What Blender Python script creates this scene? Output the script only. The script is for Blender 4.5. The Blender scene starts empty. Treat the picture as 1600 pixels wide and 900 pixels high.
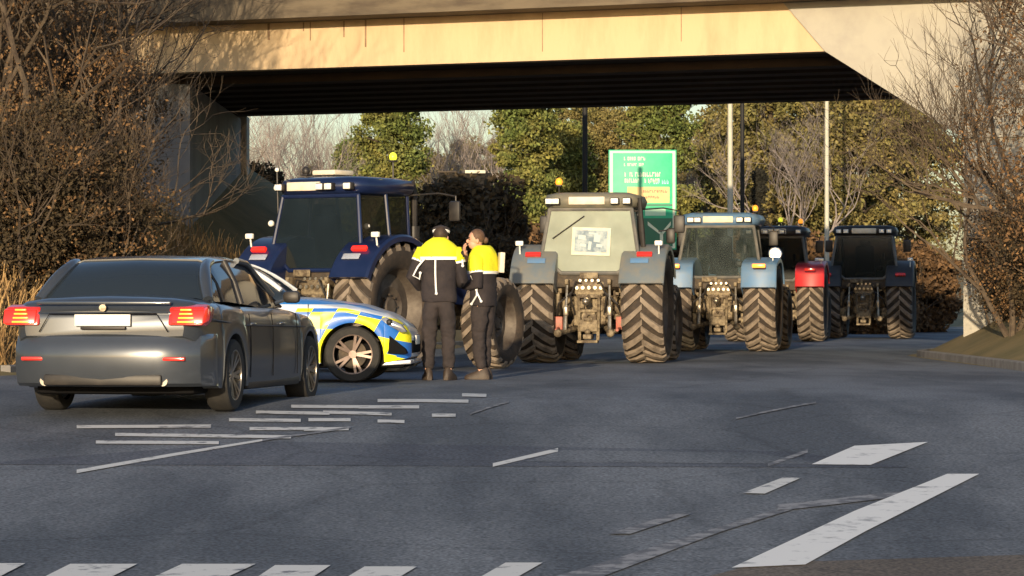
import bpy, bmesh, math, random
import numpy as np
from mathutils import Vector, Matrix, Euler
random.seed(7); np.random.seed(7)
R = math.radians
PI = math.pi
sc = bpy.context.scene
col = sc.collection

# ------------------------------------------------------------------ camera, sky, sun, exposure
F = 5000.0; HZ = 475.0; CZ = 0.93            # focal length and horizon in pixels of a 1600 px wide frame, eye height
cam_d = bpy.data.cameras.new('camera'); cam = bpy.data.objects.new('camera', cam_d); col.objects.link(cam)
cam_d.sensor_width = 36; cam_d.lens = 36 * F / 1600; cam_d.clip_start = 0.5; cam_d.clip_end = 4000
cam.location = (0, 0, CZ); cam.rotation_euler = (R(90) + math.atan((HZ - 450) / F), 0, 0)
sc.camera = cam

SUN_EL, SUN_AZ = 9.5, 9.0                    # light travels towards +Y and a little towards +X
w = bpy.data.worlds.new('World'); sc.world = w; w.use_nodes = True
nt = w.node_tree; nt.nodes.clear()
sky = nt.nodes.new('ShaderNodeTexSky'); sky.sky_type = 'NISHITA'; sky.sun_disc = False
sky.sun_elevation = R(SUN_EL); sky.sun_rotation = R(180 + SUN_AZ)
sky.dust_density = 1.0; sky.air_density = 1.0; sky.ozone_density = 1.5
bg = nt.nodes.new('ShaderNodeBackground'); bg.inputs['Strength'].default_value = 0.15
wo = nt.nodes.new('ShaderNodeOutputWorld')
tint = nt.nodes.new('ShaderNodeMix'); tint.data_type = 'RGBA'; tint.blend_type = 'MULTIPLY'; tint.inputs[0].default_value = 1; tint.inputs[7].default_value = (.95, .965, 1.04, 1)
nt.links.new(sky.outputs[0], tint.inputs[6]); nt.links.new(tint.outputs[2], bg.inputs[0]); nt.links.new(bg.outputs[0], wo.inputs[0])
sd = bpy.data.lights.new('sun', 'SUN'); sd.energy = 4.7; sd.angle = R(0.5); sd.color = (1.0, 0.79, 0.53)
so = bpy.data.objects.new('sun', sd); col.objects.link(so)
a = R(SUN_AZ); e = R(SUN_EL)
so.rotation_euler = Vector((math.sin(a) * math.cos(e), math.cos(a) * math.cos(e), -math.sin(e))).to_track_quat('-Z', 'Y').to_euler()
sc.view_settings.view_transform = 'Standard'; sc.view_settings.look = 'None'
sc.view_settings.gamma = 1; sc.view_settings.exposure = 0.35; sc.view_settings.use_curve_mapping = False
sc.cycles.max_bounces = 6; sc.cycles.transparent_max_bounces = 12

# ------------------------------------------------------------------ materials
def mat(name, c, rough=0.6, metal=0.0, c2=None, scale=6.0, detail=6.0, lo=0.4, hi=0.65, bump=0.0, bscale=None,
        coat=0.0, emit=None, es=0.0, alpha=None, island=0.0, spec=0.5, stretch=None, trans=0.0):
    m = bpy.data.materials.new(name); m.use_nodes = True
    n = m.node_tree.nodes; l = m.node_tree.links
    b = n['Principled BSDF']
    b.inputs['Base Color'].default_value = (*c, 1); b.inputs['Roughness'].default_value = rough
    b.inputs['Metallic'].default_value = metal; b.inputs['Coat Weight'].default_value = coat
    b.inputs['Coat Roughness'].default_value = 0.08; b.inputs['Specular IOR Level'].default_value = spec
    tc = n.new('ShaderNodeTexCoord'); src = tc.outputs['Object']
    if stretch:
        mp = n.new('ShaderNodeMapping'); mp.inputs['Scale'].default_value = stretch; l.new(src, mp.inputs[0]); src = mp.outputs[0]
    if c2 is not None:
        t = n.new('ShaderNodeTexNoise'); t.inputs['Scale'].default_value = scale; t.inputs['Detail'].default_value = detail
        t.inputs['Roughness'].default_value = 0.65; l.new(src, t.inputs['Vector'])
        r = n.new('ShaderNodeValToRGB'); r.color_ramp.elements[0].position = lo; r.color_ramp.elements[1].position = hi
        r.color_ramp.elements[0].color = (*c, 1); r.color_ramp.elements[1].color = (*c2, 1)
        l.new(t.outputs['Fac'], r.inputs[0]); out = r.outputs[0]
        if island:
            g = n.new('ShaderNodeNewGeometry'); hs = n.new('ShaderNodeHueSaturation')
            mr = n.new('ShaderNodeMapRange'); mr.inputs[3].default_value = 1 - island; mr.inputs[4].default_value = 1 + island
            l.new(g.outputs['Random Per Island'], mr.inputs[0]); l.new(mr.outputs[0], hs.inputs['Value']); l.new(out, hs.inputs['Color']); out = hs.outputs[0]
        l.new(out, b.inputs['Base Color'])
    if bump:
        t2 = n.new('ShaderNodeTexNoise'); t2.inputs['Scale'].default_value = bscale or scale * 4; t2.inputs['Detail'].default_value = 5
        l.new(src, t2.inputs['Vector']); bp = n.new('ShaderNodeBump'); bp.inputs['Strength'].default_value = bump; bp.inputs['Distance'].default_value = 0.02
        l.new(t2.outputs['Fac'], bp.inputs['Height']); l.new(bp.outputs[0], b.inputs['Normal'])
    if emit: b.inputs['Emission Color'].default_value = (*emit, 1); b.inputs['Emission Strength'].default_value = es
    if trans: b.inputs['Transmission Weight'].default_value = trans
    if alpha is not None: b.inputs['Alpha'].default_value = alpha
    return m

M = {}
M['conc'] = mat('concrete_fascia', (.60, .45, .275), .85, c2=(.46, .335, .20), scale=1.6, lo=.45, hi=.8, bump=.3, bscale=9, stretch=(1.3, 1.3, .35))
M['conc_pale'] = mat('concrete_pale', (.40, .38, .32), .85, c2=(.33, .31, .27), scale=1.2, bump=.2)
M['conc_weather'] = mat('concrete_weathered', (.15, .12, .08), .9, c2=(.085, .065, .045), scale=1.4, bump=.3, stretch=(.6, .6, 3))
M['conc_dark'] = mat('concrete_dark', (.05, .035, .025), .95, c2=(.03, .022, .018), scale=.9, bump=.3)  # very dark concrete for the deck and its soffit beams
M['kerb'] = mat('kerb_stone', (.22, .21, .20), .9, c2=(.14, .13, .12), scale=3)
M['conc_grey'] = mat('concrete_grey', (.27, .265, .265), .9, c2=(.19, .185, .185), scale=1.0, bump=.2, stretch=(1, 1, .25))
M['stain'] = mat('rust_stain', (.22, .14, .08), .9, c2=(.32, .22, .14), scale=5)
M['asphalt'] = None
M['paint'] = mat('road_paint', (.62, .62, .60), .75, c2=(.15, .158, .175), scale=5, detail=12, lo=.54, hi=.64)
M['paint_worn'] = mat('road_paint_worn', (.26, .265, .28), .85, c2=(.10, .107, .125), scale=7, detail=12, lo=.42, hi=.54)
M['paint_new'] = mat('road_paint_fresh', (.76, .76, .74), .75, c2=(.26, .265, .28), scale=4.5, detail=14, lo=.55, hi=.70)
M['tyre'] = mat('tyre_rubber_muddy', (.11, .075, .045), .9, c2=(.26, .18, .11), scale=5, lo=.42, hi=.66, bump=.3)
M['tyre_dark'] = mat('tyre_wall', (.030, .023, .018), .85, c2=(.075, .052, .035), scale=5, lo=.45, hi=.7, bump=.2)
M['lug'] = mat('tyre_lug_muddy', (.26, .21, .16), .9, c2=(.12, .095, .07), scale=6, lo=.4, hi=.7, bump=.3)
M['rim_dirty'] = mat('rim_grey_dirty', (.12, .10, .08), .6, metal=.3, c2=(.06, .045, .035), scale=5)
M['mech'] = mat('oily_muddy_steel', (.30, .24, .15), .7, metal=.2, c2=(.09, .065, .04), scale=9, lo=.38, hi=.6, bump=.5)
M['mech_dark'] = mat('dark_steel', (.05, .04, .03), .7, metal=.3, c2=(.10, .075, .05), scale=8, bump=.3)
M['steel'] = mat('bright_worn_steel', (.45, .40, .32), .35, metal=.8, c2=(.2, .16, .11), scale=12)
M['red_old'] = mat('faded_red_paint', (.45, .10, .07), .55, c2=(.3, .14, .09), scale=8)
M['black'] = mat('black_plastic', (.018, .016, .015), .5, c2=(.035, .03, .026), scale=6)
M['black_matte'] = mat('black_matte', (.008, .008, .009), .95, spec=.1)
M['navy'] = mat('navy_tractor_paint', (.006, .013, .050), .3, c2=(.010, .018, .062), scale=3, coat=.5)
M['grey_green'] = mat('grey_tractor_paint', (.15, .15, .12), .5, c2=(.22, .19, .13), scale=4, coat=.1)
M['slate_blue'] = mat('slate_blue_mudguard_paint', (.13, .16, .18), .5, c2=(.19, .18, .15), scale=4, coat=.1)
M['sky_blue'] = mat('blue_tractor_paint', (.10, .21, .38), .45, c2=(.15, .22, .31), scale=4, coat=.2)
M['red_paint'] = mat('red_tractor_paint', (.55, .02, .025), .4, c2=(.4, .03, .03), scale=4, coat=.2)
M['charcoal'] = mat('charcoal_tractor_paint', (.03, .03, .03), .4, c2=(.05, .045, .04), scale=4)
M['pillar_grey'] = mat('cab_pillar', (.10, .10, .095), .5, c2=(.16, .15, .13), scale=5)
M['cream'] = mat('cream_panel', (.72, .66, .52), .6, c2=(.6, .53, .40), scale=6)
M['white_p'] = mat('white_paint', (.75, .75, .74), .4, c2=(.65, .65, .63), scale=3, coat=.4)
M['lamp'] = mat('lamp_lens', (.85, .83, .75), .15, coat=1)
M['lamp_lit'] = mat('lamp_lit', (.9, .9, .85), .2, emit=(1, .98, .85), es=6)  # glow that stands in for sun glare
M['orange_lit'] = mat('beacon_orange', (.9, .3, .02), .3, emit=(1, .30, .03), es=1.0)
M['yellow_b'] = mat('beacon_lime', (.85, .85, .05), .3, emit=(.9, .95, .05), es=.5)
M['red_lens'] = mat('red_lens', (.65, .03, .02), .2, coat=1)
M['red_lit'] = mat('red_lit', (.8, .02, .01), .25, emit=(1, .03, .01), es=.55, coat=1)
M['amber_lit'] = mat('amber_lit', (.9, .3, .03), .3, emit=(1, .25, .03), es=1.6)
M['silver'] = mat('silver_reflector', (.75, .76, .80), .25, metal=.6)
M['headlight_glass'] = mat('headlight_glass', (.20, .22, .27), .12, metal=.3, coat=1)
M['gunmetal'] = mat('car_gunmetal_paint', (.062, .072, .088), .30, metal=.35, c2=(.055, .064, .078), scale=3, coat=.8)
M['glass_dark'] = mat('dark_tinted_glass', (.008, .010, .012), .06, coat=.5)
M['glass_car'] = mat('tinted_car_glass', (.020, .028, .038), .07)
M['alloy'] = mat('alloy_rim', (.42, .40, .37), .3, metal=.85, c2=(.3, .27, .24), scale=8)
M['alloy_dark'] = mat('alloy_rim_brown', (.24, .18, .15), .4, metal=.5, c2=(.15, .11, .09), scale=8)
M['car_tyre'] = mat('car_tyre', (.018, .017, .016), .85, c2=(.03, .028, .025), scale=9)
M['plate'] = mat('blank_plate', (.75, .74, .68), .5)
M['hivis'] = mat('hi_vis_yellow_cloth', (.85, .80, .015), .75, c2=(.72, .74, .02), scale=5, bump=.4, bscale=18)
M['trouser'] = mat('dark_trouser_cloth', (.024, .019, .020), .9, c2=(.036, .028, .028), scale=6, bump=.6, bscale=14)
M['reflect'] = mat('reflective_white_tape', (.85, .85, .84), .4)
M['uniform'] = mat('navy_brown_uniform_cloth', (.020, .016, .019), .9, c2=(.032, .025, .026), scale=6, bump=.6, bscale=14)
M['skin'] = mat('skin', (.55, .32, .22), .55, c2=(.5, .27, .18), scale=9)
M['hair_d'] = mat('dark_hair', (.03, .02, .014), .7, c2=(.05, .03, .02), scale=30)
M['hair_b'] = mat('brown_hair', (.13, .07, .04), .7, c2=(.08, .045, .025), scale=30)
M['boot'] = mat('boot_leather', (.06, .042, .03), .6, c2=(.035, .025, .02), scale=9)
M['pole_dark'] = mat('dark_pole', (.012, .011, .010), .7)
M['pole_pale'] = mat('galvanised_pole', (.52, .50, .40), .6, c2=(.42, .40, .32), scale=2)
M['sign_green'] = mat('sign_green', (.03, .50, .25), .5, c2=(.05, .54, .28), scale=3)
M['sign_dkgreen'] = mat('sign_dark_green', (.012, .16, .09), .5)
M['sign_white'] = mat('sign_white', (.72, .80, .60), .5)
M['sign_mint'] = mat('sign_mint_text', (.50, .78, .55), .5)
M['sign_buff'] = mat('sign_buff', (.72, .52, .22), .5, c2=(.60, .48, .18), scale=5)
M['sign_blue'] = mat('sign_blue_text', (.35, .62, .75), .5)
M['poster'] = mat('poster_print', (.34, .40, .41), .6, c2=(.12, .18, .23), scale=7, detail=4, lo=.42, hi=.62)
M['print_light'] = mat('print_light', (.42, .48, .47), .6)
M['grass'] = mat('verge_grass', (.20, .15, .06), .95, c2=(.12, .10, .035), scale=.8, bump=.8, bscale=12)
M['drygrass'] = mat('dry_grass_blades', (.34, .22, .09), .85, c2=(.20, .12, .05), scale=1.5, island=.5)
M['leaf_green'] = mat('evergreen_leaves', (.10, .135, .03), .8, c2=(.20, .185, .045), scale=.55, lo=.42, hi=.6, island=.55)
M['leaf_olive'] = mat('olive_leaves', (.135, .125, .036), .8, c2=(.21, .165, .055), scale=.6, lo=.42, hi=.6, island=.55)
M['leaf_brown'] = mat('withered_brown_leaves', (.10, .055, .022), .85, c2=(.16, .09, .038), scale=.6, lo=.42, hi=.6, island=.5)
M['leaf_dark'] = mat('dark_brown_twigs', (.042, .030, .014), .9, c2=(.075, .052, .024), scale=.8, island=.4)
M['leaf_black'] = mat('blackish_yew_leaves', (.012, .012, .007), .9, c2=(.025, .022, .012), scale=.8, island=.4)
M['leaf_dry'] = mat('dry_hanging_leaves', (.19, .105, .04), .85, c2=(.10, .055, .025), scale=1.2, island=.5)
M['bark'] = mat('bark', (.10, .075, .05), .9, c2=(.05, .035, .025), scale=5, bump=.5)
M['bark_pale'] = mat('pale_grey_bark', (.30, .26, .24), .9, c2=(.18, .15, .14), scale=4, bump=.3)
M['trailer'] = mat('dark_trailer_panel', (.010, .008, .006), .9)

def asphalt(name, c1, c2, rough=.8):
    m = bpy.data.materials.new(name); m.use_nodes = True; n = m.node_tree.nodes; l = m.node_tree.links; b = n['Principled BSDF']
    tc = n.new('ShaderNodeTexCoord')
    t1 = n.new('ShaderNodeTexNoise'); t1.inputs['Scale'].default_value = .35; t1.inputs['Detail'].default_value = 7; t1.inputs['Roughness'].default_value = .6
    mp = n.new('ShaderNodeMapping'); mp.inputs['Scale'].default_value = (1.7, .40, 1); mp.inputs['Rotation'].default_value = (0, 0, R(-14))
    l.new(tc.outputs['Object'], mp.inputs[0]); l.new(mp.outputs[0], t1.inputs['Vector'])
    r1 = n.new('ShaderNodeValToRGB'); r1.color_ramp.elements[0].position = .40; r1.color_ramp.elements[1].position = .60
    r1.color_ramp.elements[0].color = (*c1, 1); r1.color_ramp.elements[1].color = (*c2, 1); l.new(t1.outputs['Fac'], r1.inputs[0])
    t2 = n.new('ShaderNodeTexNoise'); t2.inputs['Scale'].default_value = 38; t2.inputs['Detail'].default_value = 3; l.new(tc.outputs['Object'], t2.inputs['Vector'])
    mx = n.new('ShaderNodeMix'); mx.data_type = 'RGBA'; mx.blend_type = 'MULTIPLY'; mx.inputs['Factor'].default_value = 1
    r2 = n.new('ShaderNodeValToRGB'); r2.color_ramp.elements[0].position = .3; r2.color_ramp.elements[1].position = .72
    r2.color_ramp.elements[0].color = (.45, .45, .45, 1); r2.color_ramp.elements[1].color = (1.6, 1.6, 1.6, 1)
    l.new(t2.outputs['Fac'], r2.inputs[0]); l.new(r1.outputs[0], mx.inputs[6]); l.new(r2.outputs[0], mx.inputs[7])
    # cracks
    v = n.new('ShaderNodeTexVoronoi'); v.feature = 'DISTANCE_TO_EDGE'; v.inputs['Scale'].default_value = .45
    ns = n.new('ShaderNodeTexNoise'); ns.inputs['Scale'].default_value = 1.6; ns.inputs['Detail'].default_value = 5; l.new(tc.outputs['Object'], ns.inputs['Vector'])
    ad = n.new('ShaderNodeMix'); ad.data_type = 'VECTOR'; ad.inputs['Factor'].default_value = .25; l.new(tc.outputs['Object'], ad.inputs[4]); l.new(ns.outputs['Color'], ad.inputs[5])
    l.new(ad.outputs[1], v.inputs['Vector'])
    r3 = n.new('ShaderNodeValToRGB'); r3.color_ramp.elements[0].color = (.55, .55, .55, 1); r3.color_ramp.elements[1].color = (1, 1, 1, 1); r3.color_ramp.elements[1].position = .02
    l.new(v.outputs['Distance'], r3.inputs[0])
    m2 = n.new('ShaderNodeMix'); m2.data_type = 'RGBA'; m2.blend_type = 'MULTIPLY'; m2.inputs['Factor'].default_value = .5
    l.new(mx.outputs[2], m2.inputs[6]); l.new(r3.outputs[0], m2.inputs[7]); l.new(m2.outputs[2], b.inputs['Base Color'])
    b.inputs['Roughness'].default_value = rough
    b.inputs['Specular IOR Level'].default_value = .25
    bp = n.new('ShaderNodeBump'); bp.inputs['Strength'].default_value = .35; bp.inputs['Distance'].default_value = .01
    l.new(t2.outputs['Fac'], bp.inputs['Height']); l.new(bp.outputs[0], b.inputs['Normal'])
    return m
M['asphalt'] = asphalt('asphalt', (.078, .088, .104), (.158, .172, .192))
M['asphalt_dark'] = asphalt('asphalt_dark_patch', (.062, .069, .088), (.108, .118, .140))
M['asphalt_brown'] = asphalt('brown_surfacing', (.10, .082, .066), (.15, .125, .10))

def window_glass(name, tint, op):
    m = bpy.data.materials.new(name); m.use_nodes = True; n = m.node_tree.nodes; l = m.node_tree.links; n.clear()
    o = n.new('ShaderNodeOutputMaterial'); mx = n.new('ShaderNodeMixShader'); t = n.new('ShaderNodeBsdfTransparent'); p = n.new('ShaderNodeBsdfPrincipled')
    t.inputs[0].default_value = (*[min(1, .55 + x) for x in tint], 1); p.inputs['Base Color'].default_value = (*tint, 1); p.inputs['Roughness'].default_value = .12
    tx = n.new('ShaderNodeTexNoise'); tx.inputs['Scale'].default_value = 2.2; tx.inputs['Detail'].default_value = 6
    mr = n.new('ShaderNodeMapRange'); mr.inputs[1].default_value = .3; mr.inputs[2].default_value = .7; mr.inputs[3].default_value = op - .12; mr.inputs[4].default_value = op + .12
    tc = n.new('ShaderNodeTexCoord'); l.new(tc.outputs['Object'], tx.inputs['Vector']); l.new(tx.outputs['Fac'], mr.inputs[0]); l.new(mr.outputs[0], mx.inputs[0])
    l.new(t.outputs[0], mx.inputs[1]); l.new(p.outputs[0], mx.inputs[2]); l.new(mx.outputs[0], o.inputs[0])
    return m
M['win_dusty'] = window_glass('dusty_greenish_glass', (.38, .42, .33), .66)
M['win_clear'] = window_glass('clear_cab_glass', (.10, .14, .13), .16)
M['win_dark'] = window_glass('dark_cab_glass', (.010, .014, .013), .66)

# ------------------------------------------------------------------ mesh helpers
class MB:
    def __init__(s): s.bm = bmesh.new()
    def box(s, c, d, rot=None, bev=0.0, seg=2):
        m = Matrix.Translation(Vector(c)) @ (Euler(rot).to_matrix().to_4x4() if rot else Matrix.Identity(4)) @ Matrix.Diagonal((d[0], d[1], d[2], 1))
        r = bmesh.ops.create_cube(s.bm, size=1, matrix=m)
        if bev:
            ed = list({e for v in r['verts'] for e in v.link_edges})
            bmesh.ops.bevel(s.bm, geom=ed, offset=bev, segments=seg, profile=.5, affect='EDGES')
        return s
    def loft(s, rings, caps=True, closed=True):
        vs = [[s.bm.verts.new(p) for p in r] for r in rings]; n = len(rings[0])
        for i in range(len(vs) - 1):
            for j in range(n if closed else n - 1):
                k = (j + 1) % n
                try: s.bm.faces.new((vs[i][j], vs[i][k], vs[i + 1][k], vs[i + 1][j]))
                except ValueError: pass
        if caps and closed:
            s.bm.faces.new(list(reversed(vs[0]))); s.bm.faces.new(vs[-1])
        return s
    def tube(s, pts, r, seg=8):
        pts = [Vector(p) for p in pts]; n = len(pts); rr = r if isinstance(r, (list, tuple)) else [r] * n
        rings = []; up = None
        for i, p in enumerate(pts):
            t = (pts[min(i + 1, n - 1)] - pts[max(i - 1, 0)]).normalized()
            if up is None: up = Vector((0, 0, 1)) if abs(t.z) < .9 else Vector((1, 0, 0))
            x = t.cross(up); 
            if x.length < 1e-4: x = t.orthogonal()
            x.normalize(); y = x.cross(t).normalized(); up = y
            rings.append([p + (x * math.cos(2 * PI * j / seg) + y * math.sin(2 * PI * j / seg)) * rr[i] for j in range(seg)])
        return s.loft(rings)
    def lathe(s, prof, mtx, seg=32, caps=False):
        """prof: (radius, along) ; spun about local X"""
        rings = [[mtx @ Vector((h, rad * math.cos(2 * PI * j / seg), rad * math.sin(2 * PI * j / seg))) for j in range(seg)] for rad, h in prof]
        return s.loft(rings, caps=caps)
    def prism(s, poly, ax, a0, a1, bev=0):
        """poly of 2D points, extruded along ax ('x','y','z') from a0 to a1"""
        def P(p, t): return {'x': (t, p[0], p[1]), 'y': (p[0], t, p[1]), 'z': (p[0], p[1], t)}[ax]
        A = [s.bm.verts.new(P(p, a0)) for p in poly]; B = [s.bm.verts.new(P(p, a1)) for p in poly]
        n = len(poly); fs = [s.bm.faces.new(A), s.bm.faces.new(list(reversed(B)))]
        for i in range(n): fs.append(s.bm.faces.new((A[(i + 1) % n], A[i], B[i], B[(i + 1) % n])))
        if bev:
            ed = list({e for f in fs for e in f.edges}); bmesh.ops.bevel(s.bm, geom=ed, offset=bev, segments=2, profile=.5, affect='EDGES')
        return s
    def hexa(s, lo, hi):
        A = [s.bm.verts.new(p) for p in lo]; B = [s.bm.verts.new(p) for p in hi]; n = len(A)
        s.bm.faces.new(list(reversed(A))); s.bm.faces.new(B)
        for i in range(n): s.bm.faces.new((A[i], A[(i + 1) % n], B[(i + 1) % n], B[i]))
        return s
    def ball(s, c, r, sc3=(1, 1, 1), sub=2, rot=None):
        m = Matrix.Translation(Vector(c)) @ (Euler(rot).to_matrix().to_4x4() if rot else Matrix.Identity(4)) @ Matrix.Diagonal((r * sc3[0], r * sc3[1], r * sc3[2], 1))
        bmesh.ops.create_icosphere(s.bm, subdivisions=sub, radius=1, matrix=m); return s
    def build(s, name, m, parent=None, smooth=None, loc=None):
        bmesh.ops.recalc_face_normals(s.bm, faces=s.bm.faces)
        me = bpy.data.meshes.new(name); s.bm.to_mesh(me); s.bm.free()
        if smooth is None: smooth = 35
        if smooth:
            me.polygons.foreach_set('use_smooth', [True] * len(me.polygons))
            try: me.set_sharp_from_angle(angle=R(smooth))
            except Exception: pass
        for mm in (m if isinstance(m, list) else [m]): me.materials.append(mm if not isinstance(mm, str) else M[mm])
        o = bpy.data.objects.new(name, me); col.objects.link(o)
        if parent: o.parent = parent
        if loc: o.location = loc
        return o
def tag(o, label=None, cat=None, group=None, kind=None):
    if label: o['label'] = label
    if cat: o['category'] = cat
    if group: o['group'] = group
    if kind: o['kind'] = kind
    return o
def empty(name, loc=(0, 0, 0), rz=0, parent=None, s=1):
    o = bpy.data.objects.new(name, None); col.objects.link(o); o.location = loc; o.rotation_euler = (0, 0, rz); o.scale = (s, s, s); o.empty_display_size = .2
    if parent: o.parent = parent
    return o
def kids(o): return list(o.children)
def copy_tree(o, parent=None):
    ch = kids(o); c = o.copy(); col.objects.link(c); c.parent = parent
    for k in ch: copy_tree(k, c)
    return c

# ------------------------------------------------------------------ ground shape and pixel helpers
def zroad(Y):
    t = (30.5 - Y); sp = .9 * math.log1p(math.exp(min(t / .9, 40))) if t < 30 else t
    return -.056 * min(sp, 14.5)
def toe_l(Y): return -6.9 + (min(Y, 76) - 41) * .20 - max(0, Y - 76) * .25
def toe_r(Y): return 7.2 if Y < 56 else (7.2 + (Y - 56) * .24 if Y < 66 else 9.6 + (Y - 66) * .45)
def sstep(a, b, x):
    t = max(0, min(1, (x - a) / (b - a))); return t * t * (3 - 2 * t)
def terrain(X, Y):
    z = zroad(Y)
    lw = sstep(38.5, 45, Y); rw = sstep(40, 50, Y)
    dl = toe_l(Y) - X; dr = X - toe_r(Y)
    if dl > 0: z += lw * (1 - .62 * sstep(76, 92, Y)) * min(.66 * dl, 5.2 + .02 * dl)
    if dr > 0: z += rw * (1 - .75 * sstep(72, 95, Y)) * min(.6 * dr, 5.0)
    if Y > 130: z += .03 * (Y - 130) if Y < 330 else 6
    return z
def G(x, y):
    """the point of the road seen at pixel (x, y) of the photograph"""
    lo, hi = 8.0, 400.0
    for _ in range(50):
        m = (lo + hi) / 2
        yy = HZ + F * (CZ - zroad(m)) / m
        if yy > y: lo = m
        else: hi = m
    return Vector(((x - 800) / F * lo, lo, zroad(lo)))
def PX(x, d): return (x - 800) / F * d
def PZ(y, d): return CZ + (HZ - y) / F * d

def sheet(name, xs, ys, fz, m, dz=0.0):
    V = [(x, y, fz(x, y) + dz) for y in ys for x in xs]; nx = len(xs)
    Fc = [(j * nx + i, j * nx + i + 1, (j + 1) * nx + i + 1, (j + 1) * nx + i) for j in range(len(ys) - 1) for i in range(nx - 1)]
    me = bpy.data.meshes.new(name); me.from_pydata(V, [], Fc); me.polygons.foreach_set('use_smooth', [True] * len(Fc)); me.materials.append(M[m])
    o = bpy.data.objects.new(name, me); col.objects.link(o); return o
xs = [-700, -400, -250, -150, -90, -60] + list(np.arange(-45, 46, 1.0)) + [60, 90, 150, 250, 400, 700]
ys = [-200, -100, -60, -30, -10, 0, 8, 12] + list(np.arange(15, 110, 1.0)) + [115, 120, 130, 150, 180, 220, 300, 400, 600, 1000, 1600, 2400]
tag(sheet('ground', xs, ys, lambda x, y: terrain(x, y) - .03 - (.0 if y < 100 else 0), 'grass'), kind='structure')
# road: one sheet following its own profile, its edges at the toes of the banks
rys = [-60, -30, -10, 0, 8, 12] + list(np.arange(15, 40, .5)) + list(np.arange(40, 130, 2.0)) + [140, 160, 200]
V = []; Fc = []
for j, y in enumerate(rys):
    k = sstep(36, 42, y)
    xl = -40 * (1 - k) + (toe_l(y) + .05) * k; xr = 40 * (1 - sstep(38, 44, y)) + (toe_r(y) - .05) * sstep(38, 44, y)
    for i in range(9):
        V.append((xl + (xr - xl) * i / 8, y, zroad(y)))
    if j:
        for i in range(8): q = (j - 1) * 9 + i; Fc.append((q, q + 1, q + 10, q + 9))
me = bpy.data.meshes.new('road'); me.from_pydata(V, [], Fc); me.polygons.foreach_set('use_smooth', [True] * len(Fc)); me.materials.append(M['asphalt'])
road = bpy.data.objects.new('road', me); col.objects.link(road); tag(road, kind='structure')
# kerbs at the toes
def kerb(f, y0, y1, side, label):
    b = MB(); rings = []
    y = y0
    while y <= y1:
        x = f(y); z = zroad(y)
        rings.append([Vector((x, y, z - .1)), Vector((x, y, z + .11)), Vector((x - side * .015, y, z + .125)), Vector((x - side * .13, y, z + .125)), Vector((x - side * .13, y, z - .1))]); y += 1.5
    b.loft(rings); o = b.build('kerb', 'kerb'); tag(o, kind='structure'); return o
kerb(lambda y: toe_l(y) + .12, 42, 120, 1, ''); kerb(lambda y: toe_r(y) - .12, 44, 66, -1, '')

# road markings: flat painted sheets following the road
def paint_poly(name, pts, m, dz=.006, n=8):
    """pts: 4 pixel corners in order; unprojected to the road surface and cut into strips so that it follows the slope"""
    A, B, C, D = [G(*p) for p in pts]; V = []; Fc = []
    for i in range(n + 1):
        t = i / n
        for q in (A.lerp(B, t), D.lerp(C, t)):
            V.append((q.x, q.y, zroad(q.y) + dz))
        if i: k = 2 * i; Fc.append((k - 2, k, k + 1, k - 1))
    me = bpy.data.meshes.new(name); me.from_pydata(V, [], Fc); me.materials.append(M[m]); o = bpy.data.objects.new(name, me); col.objects.link(o); return tag(o, kind='structure')
def line(x0, y0, x1, y1, th=3.2, m='paint', th2=None, dz=.008):
    t2 = th2 or th; return paint_poly('road_marking', [(x0, y0 - th / 2), (x1, y1 - t2 / 2), (x1, y1 + t2 / 2), (x0, y0 + th / 2)], m, dz)
# patches of newer / older surfacing
paint_poly('road_patch', [(-60, 726), (1420, 731), (1240, 706), (420, 690)], 'asphalt_dark', .003, 20)
paint_poly('road_patch', [(820, 722), (1290, 726), (1180, 708), (880, 704)], 'asphalt', .0045, 16)
paint_poly('road_patch', [(1090, 905), (1640, 905), (1640, 866), (1190, 880)], 'asphalt_brown', .003, 12)
for L in [(150, 692, 342, 693), (180, 680, 455, 684), (120, 668, 330, 667), (358, 657, 470, 658), (482, 657, 548, 657), (400, 645, 515, 647), (505, 645, 612, 648),
          (455, 636, 600, 637), (560, 637, 655, 637), (590, 627, 655, 627), (655, 627, 732, 628), (722, 618, 760, 619), (675, 650, 712, 650), (590, 659, 632, 660), (545, 671, 475, 672), (390, 671, 505, 671)]:
    line(*L, 4.8)
line(275, 711, 410, 689, 4.5, th2=3); line(410, 689, 548, 669, 3, m='paint_worn'); line(120, 738, 275, 711, 5.5, th2=4.5)
line(770, 728, 872, 704, 5.5, m='paint'); line(735, 648, 795, 629, 2.5, m='paint_worn'); line(1200, 728, 1262, 706, 5, m='paint_worn'); line(1150, 655, 1275, 630, 2.4, m='paint_worn')
paint_poly('road_marking', [(1160, 772), (1222, 748), (1252, 748), (1195, 773)], 'paint', .009)
paint_poly('road_marking', [(950, 836), (1050, 805), (1082, 804), (985, 836)], 'paint_worn', .009)
paint_poly('road_marking', [(860, 905), (1090, 835), (1125, 833), (935, 905)], 'paint_worn', .008)
paint_poly('road_marking', [(1090, 835), (1215, 797), (1240, 797), (1125, 833)], 'paint_worn', .008)
paint_poly('road_marking', [(1215, 790), (1420, 768), (1420, 776), (1215, 800)], 'paint_worn', .008)
paint_poly('road_marking', [(1268, 727), (1335, 698), (1450, 692), (1360, 728)], 'paint_new', .009)
paint_poly('road_marking', [(1143, 889), (1335, 800), (1352, 832), (1258, 884)], 'paint_new', .009)
paint_poly('road_marking', [(1335, 800), (1480, 742), (1530, 742), (1352, 832)], 'paint_new', .009)
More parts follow.
